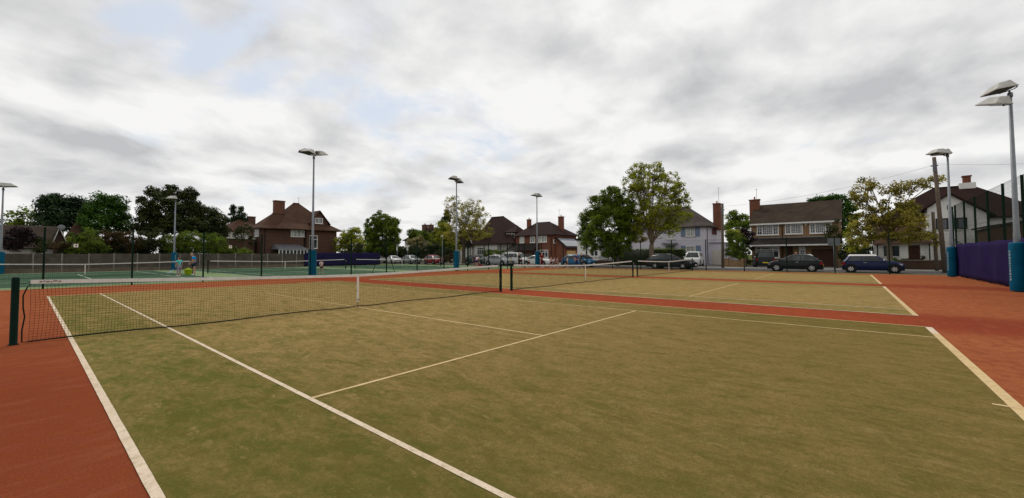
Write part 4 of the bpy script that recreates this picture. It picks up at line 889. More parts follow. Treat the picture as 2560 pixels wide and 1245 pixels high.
# --- timber-framed house to its left
F = Fac('x', 57.5); aL = F.at(c5(-70, 780))[0]; aR = F.at(c5(352, 780))[0]; zt = F.at(c5(250, 755))[1]
H = thing('timbered_house', 'black and white timber-striped house half hidden by the sparse street tree', 'house')
wallbox(F, H, aR, aL, 7, 0, zt, m_wht)
mb = MB()
for k in range(8): q = aR+.25+k*.85; F.box(mb, q, q+.2, .003, .05, .1, zt-.05)
mb.build('timber_frame', m_blk, H)
ap = F.at(c5(218, 412)); l_, r_ = F.at(c5(60, 705)), F.at(c5(330, 600)); za = ap[1]
mb = MB(); mb.add([F.w(aR-.4, .5, zt), F.w(aL+.4, .5, zt), F.w(ap[0], .5, za), F.w(aR-.4, -7, zt), F.w(aL+.4, -7, zt), F.w(ap[0], -7, za)], [(0, 1, 2), (3, 5, 4), (0, 2, 5, 3), (1, 4, 5, 2), (0, 3, 4, 1)]); mb.build('roof', tl_mar, H)
mb = MB()
for a_ in (aR-.4, aL+.4):
    mb.hexa([F.w(a_, .51, zt-.1), F.w(a_, .56, zt-.1), F.w(ap[0], .56, za-.12), F.w(ap[0], .51, za-.12)], [F.w(a_, .51, zt+.12), F.w(a_, .56, zt+.12), F.w(ap[0], .56, za+.1), F.w(ap[0], .51, za+.1)])
mb.build('bargeboard', m_fascia, H)
# --- far pair of roofs
F = Fac('x', 62); H = thing('distant_house', 'distant brown-roofed house with two chimney stumps behind the round tree', 'house')
a0, a1 = F.at((1098, 600))[0], F.at((1012, 600))[0]; ze = F.at((1040, 600))[1]; wallbox(F, H, a0, a1, 9, 0, ze-.14, m_wht)
zr = onX(1080, 570, 66)[2]; hip(F, H, a0, a1, 9, ze, zr, onX(1092, 570, 66)[1], onX(1062, 570, 66)[1], .5, tl_mar, rd=4)
for px in (1062, 1077): p = onX(px, 566, 66); chimney(H, (66, p[1]), .8, 1.6, zr-1.5, onX(px, 563, 66)[2], br_brn, 2)
r = F.rc((1013, 600), (1020, 612)); window(F, H, r, 2, (1, 1), bar=.14)
# --- brown brick house on the left
F = Fac('y', 57); xa = F.at(c6(330, 700))[0]; xb = F.at(c6(1490, 700))[0]; xm = F.at(c6(1025, 700))[0]; ze = F.at(c6(700, 572))[1]
H = thing('brown_brick_house', 'large brown brick house with bell-cast tile roof, stout chimney and gabled dormer', 'house')
D = 4.6; wallbox(F, H, xa, xm-.35, D, 0, ze-.16, br_brn)
F2 = Fac('y', 56.7); wallbox(F2, H, xm+.0, xb, 7, 0, ze-.16, br_brn, 'wing_wall'); mb = MB(); mb.box(xm-.349, xm-.001, 57.5, 60, 0, ze-.16); mb.build('recess_wall', br_dk, H)
zr1 = onY(*c6(590, 340), 59.3)[2]; hip(F, H, xa, xm+1, D, ze, zr1, onY(*c6(505, 340), 59.3)[0], xm+2, .6, tl_red, kick=1, rd=2.4)
zr2 = onY(*c6(870, 178), 61)[2]; xl = onY(*c6(560, 500), 57)[0]; hip(F2, H, xl+.2, xb, 8.2, ze+.02, zr2, onY(*c6(822, 178), 61)[0], onY(*c6(918, 180), 61)[0], .65, tl_red, kick=1, rd=4.2)
window(F, H, F.rc(c6(790, 590), c6(1000, 700)), [.17, .45, .75], (1, 1), bar=.1, glass=m_gl2); window(F2, H, F2.rc(c6(1080, 675), c6(1203, 880)), 1, (1, 1), bar=.1, top=.3)
Fl = Fac('x', xa); window(Fl, H, Fl.rc(c6(232, 578), c6(296, 690)), 2, (1, 1), bar=.1)
Fd = Fac('y', 57.4); r = Fd.rc(c6(1165, 402), c6(1285, 495)); za = Fd.at(c6(1215, 300))[1]; x0, x1 = Fd.at(c6(1090, 400))[0], Fd.at(c6(1370, 400))[0]; zl = ze+.25; xc = (x0+x1)/2; zs = za-1.9
mb = MB(); mb.prism([(x0, zl), (x1, zl), (x1, zs), (xc, za-.1), (x0, zs)], Fd.w, 0, -4.5); mb.build('dormer', br_brn, H)
mb = MB()
for xx in (x0-.3, x1+.3): mb.hexa([Fd.w(xx, .35, zs-.35), Fd.w(xx, -4.5, zs-.35), Fd.w(xc, -4.5, za), Fd.w(xc, .35, za)], [Fd.w(xx, .35, zs-.2), Fd.w(xx, -4.5, zs-.2), Fd.w(xc, -4.5, za+.15), Fd.w(xc, .35, za+.15)])
mb.build('dormer_roof', tl_red, H); window(Fd, H, r, 2, (2, 2), bar=.1)
p = onY(*c6(605, 300), 60); wch = onY(*c6(678, 300), 60)[0]-onY(*c6(528, 300), 60)[0]; chimney(H, (p[0], 60), wch, 1.0, ze+.5, onY(*c6(600, 150), 60)[2], brick_mat('chimney_brick', (.17, .07, .045), (.13, .055, .035), (.15, .11, .09)), 0)
aerial(H, tuple(onY(*c6(912, 178), 61)), 1.0, .3)
zc0, zc1 = F.at(c6(700, 895))[1], F.at(c6(700, 850))[1]; xs0, xs1 = F.at(c6(480, 900))[0], F.at(c6(965, 900))[0]   # conservatory
mb = MB(); mb.hexa([F.w(xs0, 2.6, zc0), F.w(xs1, 2.6, zc0), F.w(xs1, .003, zc0), F.w(xs0, .003, zc0)], [F.w(xs0+.1, 2.5, zc0+.1), F.w(xs1-.1, 2.5, zc0+.1), F.w(xs1-.5, .003, zc1+.35), F.w(xs0+.3, .003, zc1+.35)]); mb.build('conservatory_roof', M('polycarbonate', (.13, .135, .15), .4), H)
Fc = Fac('y', 54.6); window(Fc, H, (xs0+.2, xs1-.2, .1, zc0-.002), 8, None, bar=.12, sill=False, name='conservatory_front')
for k, q in enumerate((0,)): mb = MB(); mb.tube([F.w(F.at(c6(385, 700))[0], .08, 0), F.w(F.at(c6(385, 700))[0], .08, ze-.2)], .05, 6); mb.build('drainpipe', m_blk, H)
# --- bungalow at far left
F = Fac('y', 53); H = thing('bungalow', 'long brown-roofed bungalow with a white-edged front gable at the far left', 'house')
xR = onY(152, 600, 53)[0]; zr = onY(80, 564, 57)[2]; ze = onY(60, 620, 53)[2]
wallbox(F, H, -24, xR, 8, 0, ze-.1, m_wht); mb = MB(); xo = onY(150, 564, 57)[0]
mb.add([F.w(-24.5, .5, ze), F.w(xR+.4, .5, ze), F.w(xR+.4, -8.5, ze), F.w(-24.5, -8.5, ze), F.w(-24.5, -4, zr), F.w(xo, -4, zr)], [(0, 1, 5, 4), (1, 2, 5), (2, 3, 4, 5), (3, 0, 4), (0, 1, 2, 3)]); mb.build('roof', tl_brn, H)
Fw = Fac('y', 51); ap = Fw.at((148.5, 569)); bl, brt = Fw.at((131, 610)), Fw.at((168, 608))
mb = MB(); mb.prism([(bl[0]+.1, 0), (brt[0]-.1, 0), (brt[0]-.1, brt[1]), (ap[0], ap[1]-.1), (bl[0]+.1, brt[1])], Fw.w, 0, -5); mb.build('gable_wall', br_dk, H)
mb = MB()
for q in (bl, brt): mb.hexa([Fw.w(q[0], .3, brt[1]-.1), Fw.w(q[0], -5, brt[1]-.1), Fw.w(ap[0], -5, ap[1]-.05), Fw.w(ap[0], .3, ap[1]-.05)], [Fw.w(q[0], .3, brt[1]+.05), Fw.w(q[0], -5, brt[1]+.05), Fw.w(ap[0], -5, ap[1]+.1), Fw.w(ap[0], .3, ap[1]+.1)])
mb.build('gable_roof', tl_brn, H); mb = MB()
for q in (bl, brt): mb.hexa([Fw.w(q[0], .31, brt[1]-.14), Fw.w(q[0], .36, brt[1]-.14), Fw.w(ap[0], .36, ap[1]-.12), Fw.w(ap[0], .31, ap[1]-.12)], [Fw.w(q[0], .31, brt[1]+.06), Fw.w(q[0], .36, brt[1]+.06), Fw.w(ap[0], .36, ap[1]+.08), Fw.w(ap[0], .31, ap[1]+.08)])
mb.build('bargeboard', m_fascia, H)
mb = MB(); q = Fw.at((153, 569)); c_ = Fw.w(q[0], .45, q[1]); mb.lathe(c_, [(.02, .07), (.18, .04), (.27, 0), (.26, -.01), (.02, .05)], 16, axis='y'); mb.build('satellite_dish', m_lead, H)
Fh = Fac('y', 50); r = Fh.rc((2, 623), (76, 632)); t = thing('garage', 'low white garage wall above the panel fence at the far left', 'garage'); wallbox(Fh, t, -20, r[1], 4, 0, r[3], m_wht); mb = MB(); Fh.box(mb, -20.1, r[1]+.1, -4.1, .1, r[3]+.001, r[3]+.07); mb.build('roof', m_lead, t)
rr_ = Fh.rc((28, 627), (52, 629)); panel(Fh, t, rr_, .003, .05, m_dkframe, 'window')
# steep roof between the trees, low brick outbuilding, far chimney house
F = Fac('y', 60); H = thing('gabled_house', 'steep brown roof half hidden among the left-hand trees', 'house'); a0, a1 = F.at((172, 600))[0], F.at((250, 600))[0]; ze = F.at((200, 606))[1]; zr = onY(197, 545, 64)[2]
wallbox(F, H, a0, a1, 7, 0, ze-.1, br_dk); hip(F, H, a0, a1, 7, ze, zr, onY(193, 545, 64)[0], onY(214, 545, 64)[0], .4, tl_red, rd=4)
F = Fac('y', 58.5); H = thing('outbuilding', 'low flat-roofed brick outbuilding left of the brown brick house', 'building'); r = F.rc((548, 596), (636, 640)); wallbox(F, H, r[0], r[1], 4, 0, r[3], br_brn); mb = MB(); F.box(mb, r[0]-.1, r[1]+.1, -4.1, .1, r[3]+.001, r[3]+.14); mb.build('coping', m_fascia, H)
F = Fac('y', 78); H = thing('distant_house', 'distant house with dark roof and chimney left of the brown brick house', 'house'); r = F.rc((562, 578), (640, 640)); wallbox(F, H, r[0], r[1], 8, 0, r[3], m_wht); hip(F, H, r[0], r[1], 8, r[3]+.14, onY(615, 548, 82)[2], onY(600, 548, 82)[0], onY(622, 548, 82)[0], .5, tl_red)
p = onY(628, 545, 82); chimney(H, (p[0], 82), 1.3, .9, r[3], onY(628, 543, 82)[2], br_brn, 0)
# --- white house at right
F = Fac('x', 52); g0 = F.at(c1(800, 500))[0]; g1 = F.at(c1(160, 500))[0]; ap = F.at(c1(385, 275))
H = thing('white_gabled_house', 'white rendered house with dark brown roof, tiled porch and front gable at the right', 'house')
zg = F.at(c1(770, 480))[1]; zL = F.at(c1(175, 420))[1]
mb = MB(); mb.prism([(g0, 0), (g1, 0), (g1, zL), (ap[0], ap[1]), (g0, zg)], F.w, 0, -6); mb.build('gable_wall', m_wht, H)
# gable roof slopes + main roof behind
mb = MB()
for (a_, z_) in ((g0-.4, zg-.25), (g1+.4, zL-.25)):
    mb.hexa([F.w(a_, .35, z_), F.w(a_, -7, z_), F.w(ap[0], -7, ap[1]), F.w(ap[0], .35, ap[1])], [F.w(a_, .35, z_+.16), F.w(a_, -7, z_+.16), F.w(ap[0], -7, ap[1]+.18), F.w(ap[0], .35, ap[1]+.18)])
mb.build('gable_roof', tl_mar, H)
F3 = Fac('x', 54); m0 = F3.at((2620, 560))[0]; m1 = F3.at((2190, 560))[0]; zr = onX(2400, 466, 58)[2]; zem = F3.at((2230, 552))[1]
wallbox(F3, H, m0, m1, 8, 0, zem-.14, m_wht, 'wall'); hip(F3, H, m0, m1, 8, zem, zr, onX(*c1(630, 188), 58)[1], onX(2330, 470, 58)[1], .5, tl_mar)
window(F, H, F.rc(c1(245, 525), c1(575, 632)), [.3, .62], (1, 1), frame=m_dkframe, bar=.1); panel(F, H, F.rc(c1(365, 385), c1(376, 430)), .01, .06, m_blk, 'wall_bracket')
window(F3, H, F3.rc((2248, 545), (2272, 570)), 2, (1, 1), frame=m_dkframe)
p = onX(*c1(567, 150), 58); mb = MB(); mb.box(57.6, 58.4, p[1]-.6, p[1]+.6, zr-.6, zr+.3); mb.build('chimney_base', m_wht, H); chimney(H, (58, p[1]), .5, .55, zr+.301, zr+.95, br_red, 0)
Fp = Fac('x', 48.6); r = Fp.rc(c2(470, 190), c2(1790, 430)); a0, a1, zb, zt = r; mb = MB()     # porch: tiled lean-to over white ground floor
mb.hexa([Fp.w(a0, .5, zb), Fp.w(a1, .5, zb), Fp.w(a1, -3.4, zb), Fp.w(a0, -3.4, zb)], [Fp.w(a0+.1, .4, zb+.12), Fp.w(a1-.1, .4, zb+.12), Fp.w(a1-.3, -3.39, zt+.9), Fp.w(a0+.6, -3.39, zt+.9)]); mb.build('porch_roof', tl_red, H)
w0 = Fp.at(c2(1770, 600))[0]; w1_ = Fp.at(c2(480, 600))[0]; mb = MB(); Fp.box(mb, w0, w1_, -3.39, 0, 0, zb-.003); mb.build('porch_wall', m_wht, H)
window(Fp, H, Fp.rc(c2(700, 490), c2(1045, 712)), 2, (1, 2), frame=m_dkframe, bar=.09); panel(Fp, H, at0(Fp.rc(c2(1240, 470), c2(1515, 830))), .01, .06, m_ddoor, 'door', 3, True)
for q in (560, 1700): r = Fp.rc(c2(q-20, 460), c2(q+20, 830)); panel(Fp, H, (r[0], r[1], 0, zb-.004), .3, .5, m_blk, 'porch_post')
F4 = Fac('x', 45); H = thing('brick_outbuilding', 'dark brick outbuilding behind the tall fence at the right edge', 'building'); a1 = F4.at(c1(800, 650))[0]; zt = F4.at(c1(900, 605))[1]; mb = MB()
mb.prism([(a1, 0), (a1-14, 0), (a1-14, zt+.9), (a1-4, zt+.7), (a1, zt-.1)], F4.w, 0, -5); mb.build('wall', br_dk, H); mb = MB(); mb.hexa([F4.w(a1+.2, .2, zt-.1), F4.w(a1-4, .2, zt+.72), F4.w(a1-4, -5, zt+.72), F4.w(a1+.2, -5, zt-.1)], [F4.w(a1+.2, .2, zt+.05), F4.w(a1-4, .2, zt+.87), F4.w(a1-4, -5, zt+.87), F4.w(a1+.2, -5, zt+.05)]); mb.build('roof_edge', tl_dk, H)
# gutters and downpipes on the fronts facing the road
def downpipe(F, par, px, z, o=.1):
    a = F.at((px, 600))[0]; mb = MB(); mb.tube([F.w(a, o, .05), F.w(a, o, z-.35), F.w(a, o+.3, z-.12)], .045, 6); mb.build('downpipe', m_blk, par)
HS = {o.name: o for o in bpy.data.objects if o.parent is None}
downpipe(Fac('x', 57), HS['red_brick_house'], c5(1855, 600)[0], 5.1); downpipe(Fac('x', 54), HS['lilac_house'], c4(1075, 600)[0]-1, 5.4, .08); downpipe(Fac('x', 53), HS['brick_house'], c3(545, 600)[0], 5.2)
# garden walls
def gwall(label, x, y0, y1, h, m, piers=()):
    t = thing('garden_wall', label, 'wall', (x, min(y0, y1), 0)); L_ = abs(y1-y0); mb = MB(); mb.box(-.11, .11, 0, L_, 0, h); mb.build('wall', m, t); mb = MB(); mb.box(-.15, .15, 0, L_, h+.001, h+.06); mb.build('coping', M('coping', (.2, .17, .14), .9), t)
    for q in piers: mb = MB(); mb.box(-.2, .2, q-.2, q+.2, 0, h+.25); mb.build('pier', m, t)
gy = lambda px, x: onX(px, 660, x)[1]
gwall('low yellow brick garden wall with piers right of the utility pole', 43.7, gy(1864, 43.7), gy(1812, 43.7), .75, br_yel, (.2, abs(gy(1864, 43.7)-gy(1812, 43.7))-.2))
gwall('low dark brick garden wall before the white gabled house', 43.7, gy(2362, 43.7), gy(2245, 43.7), .85, br_dk)
gwall('low brick garden wall before the red brick house', 44.2, gy(1396, 44.2), gy(1200, 44.2), .7, br_dk)
gwall('low dark garden wall under the clipped box hedge', 43.9, gy(1530, 43.9), gy(1440, 43.9), .6, br_dk)
# ================================================================== CARS
m_tyre = M('tyre', (.012, .012, .012), .8); m_rim = M('alloy_rim', (.5, .5, .5), .3, .05, metal=.7); m_trim = M('black_trim', (.015, .015, .016), .5); m_cgl = glass_mat('car_glass', (.02, .024, .024), .05); m_cgl.node_tree.nodes['Principled BSDF'].inputs['Specular IOR Level'].default_value = .35
m_head = M('headlight_lens', (.7, .7, .68), .15, .05); m_tail = M('tail_light', (.28, .008, .008), .25); m_plw = M('plate_white', (.7, .7, .66), .5); m_ply = M('plate_yellow', (.7, .5, .04), .5)
def paint(n, c): return M(n, c, .35, .05, 1.5, coat=.14, spec=.12)
def car(label, pos, heading, kind, col, pn, roofcol=None, rails=False, spokes=5):
    """x = forward along the car, y = left, origin on the ground under its middle"""
    P = dict(mini=dict(L=3.56, W=1.69, H=1.41, belt=.9, nose=.72, tail=.9, A=.93, B=.33, C=-1.42, D=-1.72, wr=.3, wb=(1.22, -1.25), rw=.84, sw=(-.62,)),
             hatch=dict(L=3.85, W=1.66, H=1.43, belt=.9, nose=.66, tail=.88, A=1.25, B=.3, C=-1.12, D=-1.84, wr=.3, wb=(1.22, -1.2), rw=.8, sw=(-.45,)),
             hatch5=dict(L=4.2, W=1.75, H=1.5, belt=.95, nose=.74, tail=.98, A=1.35, B=.4, C=-1.3, D=-2.02, wr=.32, wb=(1.3, -1.28), rw=.8, sw=(.05, -.95)),
             estate=dict(L=4.75, W=1.8, H=1.46, belt=.94, nose=.7, tail=.95, A=1.22, B=.25, C=-1.75, D=-2.3, wr=.32, wb=(1.42, -1.3), rw=.8, sw=(.0, -1.0)),
             saloon=dict(L=4.5, W=1.78, H=1.43, belt=.93, nose=.7, tail=.92, A=1.15, B=.25, C=-.8, D=-1.65, wr=.32, wb=(1.36, -1.32), rw=.78, sw=(-.05,)),
             suv=dict(L=4.6, W=1.86, H=1.8, belt=1.08, nose=.95, tail=1.08, A=1.1, B=.55, C=-2.0, D=-2.2, wr=.37, wb=(1.4, -1.35), rw=.84, sw=(.05, -1.0)))[kind]
    t = thing('parked_car', label, 'car', (pos[0], pos[1], pos[2] if len(pos) > 2 else 0), heading, 'cars parked along the road and on the drives')
    mp = paint(pn, col); L2, W2, H, belt = P['L']/2, P['W']/2, P['H'], P['belt']
    # lower body: loft of cross-sections
    xs = [-L2, -L2+.06, -L2+.22, -L2+.5, P['wb'][1], -.5, .4, P['A'], P['wb'][0]+.1, L2-.45, L2-.2, L2-.05, L2]
    def topz(x):
        if x < P['D']: return P['tail']+(belt-P['tail'])*0
        if x <= P['A']: return belt
        f = (x-P['A'])/(L2-P['A']); return belt+(P['nose']-belt)*(f**1.6)
    def hw(x):
        e = min(1, (L2-abs(x))/.55); return W2*(.74+.26*math.sin(e*math.pi/2))
    rings = []; ns = 12
    for x in xs:
        w = hw(x); zt = topz(x); zb = .2+(.1 if abs(x) > L2-.08 else 0); endz = max(0, (abs(x)-(L2-.06))/.06)
        zt -= .12*endz
        ring = [(x, 0, zb), (x, w*.85, zb), (x, w*.98, zb+.12), (x, w, zb+.3), (x, w*.99, zt-.22), (x, w*.95, zt-.06), (x, w*.84, zt), (x, 0, zt+.025)]
        ring = ring+[(a, -b, c) for a, b, c in ring[-2:0:-1]]
        rings.append(ring)
    mb = MB(); n = len(rings[0]); vs = [p for r in rings for p in r]
    fs = [(i*n+k, i*n+(k+1) % n, (i+1)*n+(k+1) % n, (i+1)*n+k) for i in range(len(xs)-1) for k in range(n)]+[tuple(range(n)), tuple(range((len(xs)-1)*n, len(xs)*n))[::-1]]
    mb.add(vs, fs, 0, True); body = mb.build('body', mp, t)
    md = body.modifiers.new('s', 'EDGE_SPLIT'); md.split_angle = R_(38)
    # cabin
    bw, tw = hw(0)*.93, W2*P['rw']*.84; zb, zt = belt-.03, H-(.12 if roofcol else .085)
    A, B, C, D = P['A'], P['B'], P['C'], P['D']
    def ring(x0, x1, w, z, e=.12): return [(x0, w-e, z), (x0, -(w-e), z), (x0-e, -w, z), (x1+e, -w, z), (x1, -(w-e), z), (x1, w-e, z), (x1+e, w, z), (x0-e, w, z)]
    mb = MB(); lo, mi_, hi = ring(A, D, bw, zb), ring(B, C, tw, zt), ring(B-(.12 if roofcol else .3), C+(.1 if roofcol else .28), tw-.14, H)
    vs = lo+mi_+hi; q = 8
    fs = [(i, (i+1) % q, q+(i+1) % q, q+i) for i in range(q)]+[(q+i, q+(i+1) % q, 2*q+(i+1) % q, 2*q+i) for i in range(q)]+[tuple(range(2*q, 3*q))]
    mb.add(vs, fs, 0, True); mt = [mp] if roofcol is None else [mp, paint(pn+'_roof', roofcol)]
    if roofcol is not None:
        for i in range(len(mb.mi)): mb.mi[i] = 1 if i >= q else 0
    cabin = mb.build('cabin', mt, t); md = cabin.modifiers.new('s', 'EDGE_SPLIT'); md.split_angle = R_(35)
    def lerp(a, b, f): return tuple(np.array(a)*(1-f)+np.array(b)*f)
    def glass(name, quad, k0=.1, k1=.9, off=.008, m=m_cgl):
        a, b, c, d = [np.array(p, float) for p in quad]        # bottom a-b, top d-c
        nrm = np.cross(b-a, d-a); nrm /= np.linalg.norm(nrm); ce = (a+b+c+d)/4
        if nrm @ (ce-np.array([(A+D)/2, 0, .9])) < 0: nrm = -nrm
        g = MB(); P4 = [a+(d-a)*k0, b+(c-b)*k0, b+(c-b)*k1, a+(d-a)*k1]; P4 = [p+nrm*off for p in P4]; g.hexa([p-nrm*.012 for p in P4], P4); return g.build(name, m, t)
    def inset(a, b, e): a, b = np.array(a), np.array(b); d = (b-a)/np.linalg.norm(b-a); return a+d*e, b-d*e
    e = .1
    a_, b_ = inset((A, bw-.12, zb), (A, -(bw-.12), zb), .02); c_, d_ = inset((B, -(tw-.12), zt), (B, tw-.12, zt), .02); glass('windscreen', (a_, b_, c_, d_), .06, .94)
    a_, b_ = inset((D, -(bw-.12), zb), (D, bw-.12, zb), .03); c_, d_ = inset((C, tw-.12, zt), (C, -(tw-.12), zt), .03); glass('rear_window', (a_, b_, c_, d_), .12, .9)
    for s in (1, -1):
        cuts = [A-.3]+list(P['sw'])+[D+.26]; tcut = [B-.14]+[x*1.0 for x in P['sw']]+[C+.16]
        for i in range(len(cuts)-1):
            x0, x1 = cuts[i]-(.03 if i else 0), cuts[i+1]+.03; u0, u1 = tcut[i]-(.03 if i else 0), tcut[i+1]+.03
            glass('side_window', ((x0, s*bw, zb), (x1, s*bw, zb), (u1, s*tw, zt), (u0, s*tw, zt)), .1, .92)
    # wheels, arches
    for i, wx in enumerate(P['wb']):
        for s in (1, -1):
            r = P['wr']; wy = s*(W2-.06)
            mb = MB(); mb.lathe((wx, s*(W2-.055), r+.02), [(r+.075, -.06), (r+.075, .062)], 22, axis='y', smooth=False); mb.build('wheel_arch', m_trim, t)
            w = MB(); w.lathe((0, 0, 0), [(r*.6, -.1), (r*.95, -.1), (r, -.07), (r, .07), (r*.95, .1), (r*.6, .1)], 22, axis='y'); wo = w.build('wheel', m_tyre, t, (wx, s*(W2-.08), r))
            g = MB(); g.lathe((0, s*.07, 0), [(r*.64, -.02), (r*.64, .03), (r*.56, .032), (r*.56, .0)], 20, axis='y'); g.lathe((0, s*.1, 0), [(.05, -.02), (.05, .012)], 10, axis='y')
            for k in range(spokes):
                an = 2*math.pi*k/spokes; dx, dz = math.cos(an), math.sin(an); px_, pz = -dz*.035, dx*.035; yy0, yy1 = s*.085, s*.105
                g.hexa([(px_, yy0, pz), (-px_, yy0, -pz), (-px_, yy1, -pz), (px_, yy1, pz)], [(dx*r*.6+px_, yy0, dz*r*.6+pz), (dx*r*.6-px_, yy0, dz*r*.6-pz), (dx*r*.6-px_, yy1, dz*r*.6-pz), (dx*r*.6+px_, yy1, dz*r*.6+pz)])
            g.build('rim', m_rim, wo)
    # lamps, grille, plates, bumpers, mirrors, handles
    for s in (1, -1):
        mb = MB(); nx = L2-.13; zz = P['nose']-.1
        mb.hexa([(nx+.07, s*W2*.5, zz-.07), (nx+.0, s*W2*.83, zz-.06), (nx-.2, s*W2*.9, zz+.02), (nx-.06, s*W2*.55, zz+.06)], [(nx+.08, s*W2*.5, zz+.03), (nx+.0, s*W2*.84, zz+.05), (nx-.2, s*W2*.9, zz+.1), (nx-.06, s*W2*.55, zz+.1)]); mb.build('headlight', m_head, t, bevel=.01)
        mb = MB(); tx = -L2+.05; zt_ = P['tail']-.22
        mb.box(tx-.03, tx+.14, s*(W2*.62), s*(W2*.9), zt_-.1, zt_+.12); mb.build('tail_light', m_tail, t, bevel=.02)
        mb = MB(); mb.hexa([(A-.32, s*(bw+.0), belt+.02), (A-.2, s*(bw+.0), belt+.02), (A-.2, s*(bw+.17), belt+.04), (A-.3, s*(bw+.17), belt+.04)], [(A-.32, s*(bw+.0), belt+.12), (A-.22, s*(bw+.0), belt+.12), (A-.22, s*(bw+.16), belt+.15), (A-.3, s*(bw+.16), belt+.15)]); mb.build('wing_mirror', roofcol and mt[1] or mp, t, bevel=.02)
        mb = MB(); hx = (P['sw'][0]+.22); mb.box(hx-.09, hx+.09, s*(W2*.975), s*(W2*1.01), belt-.13, belt-.1); mb.build('door_handle', m_rim, t)
    mb = MB(); mb.box(L2-.06, L2+.015, -W2*.42, W2*.42, P['nose']-.27, P['nose']-.15); mb.build('grille', m_trim, t, bevel=.01)
    mb = MB(); mb.box(L2-.02, L2+.025, -.26, .26, .36, .47); mb.build('number_plate', m_plw, t)
    mb = MB(); mb.box(-L2-.02, -L2+.02, -.26, .26, .5, .61); mb.build('number_plate', m_ply, t)
    mb = MB(); mb.box(L2-.22, L2+.006, -W2*.72, W2*.72, .2, .33); mb.build('bumper', m_trim, t, bevel=.02); mb = MB(); mb.box(-L2-.006, -L2+.22, -W2*.72, W2*.72, .2, .36); mb.build('bumper', m_trim, t, bevel=.02)
    if rails:
        for s in (1, -1): mb = MB(); mb.tube([(B-.2, s*(tw-.1), H-.02), (B-.35, s*(tw-.1), H+.035), (C+.35, s*(tw-.1), H+.035), (C+.2, s*(tw-.1), H-.02)], .018, 6); mb.build('roof_rail', m_rim, t)
    return t
dn, up = R_(-90), R_(90)
car('dark estate car with silver roof rails passing behind the far net', (35.9, 3.2), dn, 'estate', (.014, .02, .02), 'paint_dark_green', rails=True)
car('small black hatchback parked facing left in front of the yellow brick house', (35.8, -7.15), up, 'hatch', (.014, .017, .018), 'paint_black')
car('dark blue small hatchback with white roof at the right of the road', (35.8, -12.05), dn, 'mini', (.008, .015, .06), 'paint_navy', roofcol=(.62, .6, .58), spokes=7)
car('blue hatchback parked facing right before the red brick house', (36.8, 14.5), dn, 'hatch5', (.03, .12, .22), 'paint_blue')
car('low white car mostly hidden behind the people near the third mast', (37.0, 20.6), dn, 'saloon', (.62, .62, .6), 'paint_white')
car('silver grey hatchback left of the white car', (36.2, 26.8), dn, 'hatch5', (.3, .31, .32), 'paint_silver')
car('white car half hidden behind the silver hatchback', (38.2, 25.2), dn, 'suv', (.6, .6, .58), 'paint_white')
car('dark green car behind the person bending in the pink top', (36.4, 31.2), dn, 'hatch5', (.03, .045, .04), 'paint_green_dark')
car('bright red car parked facing right beyond the green court', (35.8, 40.4), R_(-100), 'hatch5', (.25, .012, .02), 'paint_red')
car('silver-bonneted grey car between the red car and the white car', (35.8, 46.4), R_(-100), 'hatch5', (.2, .22, .22), 'paint_grey')
car('white car at the right end of the far purple windbreak', (36.0, 51.8), R_(-104), 'saloon', (.5, .5, .5), 'paint_offwhite')
car('pale grey car farthest left along the road, partly behind the white car', (36.2, 57.2), R_(-100), 'hatch', (.35, .36, .36), 'paint_paleg')
car('dark red car nosed in on the white building forecourt', (46.0, 19.6), R_(170), 'hatch5', (.07, .012, .014), 'paint_darkred')
car('dark brown saloon on the forecourt left of the round street tree', (47.2, 16.4), R_(195), 'saloon', (.05, .035, .035), 'paint_brown')
car('white off-road car facing the road on the lilac house drive', (45.2, 3.6), R_(188), 'suv', (.6, .6, .6), 'paint_white')
car('tall black off-road car reversed toward the road before the yellow brick house', (46.6, -3.4), R_(12), 'suv', (.013, .013, .014), 'paint_black')
car('white car on the drive showing only its roof above the black hatchback', (43.6, -7.4), R_(185), 'hatch', (.62, .62, .6), 'paint_white')

# ================================================================== POLES, SIGNS, WIRES
m_wood = M('weathered_pole', (.11, .085, .065), .95, .25, 5., bmp=.4)
def upole(label, base, top, r0, r1, arm=True):
    t = thing('utility_pole', label, 'pole', base, 0, 'wooden utility poles'); b = np.array(top)-np.array(base)
    mb = MB(); mb.tube([(0, 0, -.05), b*.5, b], [r0, (r0+r1)/2, r1], 12); mb.build('pole', m_wood, t)
    if arm:
        mb = MB(); mb.box(b[0]-.05, b[0]+.05, b[1]-.2, b[1]+.2, b[2]-.7, b[2]-.62); mb.box(b[0]-.15, b[0]-.03, b[1]-.12, b[1]+.1, b[2]-1.15, b[2]-.35); mb.build('bracket', m_arm, t)
    return tuple(np.array(base)+b)
pA = onX(1806.5, 640, 39.9); zA = onX(1806, 509, 39.9)
tA = upole('wooden utility pole between the lilac house and the clipped shrub', (pA[0], pA[1], 0), (zA[0], zA[1], zA[2]), .15, .11)
pB = onX(2362, 660, 38.6); zB = onX(2335, 393, 38.6)
tB = upole('leaning wooden utility pole next to the corner floodlight mast', (pB[0], pB[1], 0), (zB[0], zB[1], zB[2]), .15, .11)
pC = onX(2342, 660, 40.6); zC = onX(2332, 530, 40.6)
upole('short dark wooden post left of the leaning utility pole', (pC[0], pC[1], 0), tuple(zC), .12, .1, False)
def wire(label, a, b, sag):
    a, b = np.array(a), np.array(b); pts = [(a+(b-a)*f)-np.array([0, 0, sag*4*f*(1-f)]) for f in np.linspace(0, 1, 17)]
    mb = MB(); mb.tube([tuple(p-a) for p in pts], .007, 4); o = mb.build('overhead_wire', m_arm, None, tuple(a)); tag(o, label, 'cable', 'overhead wires')
wire('overhead wire running left from the leaning utility pole', (tB[0], tB[1], tB[2]-.6), (tA[0], tA[1], tA[2]-.3), .5)
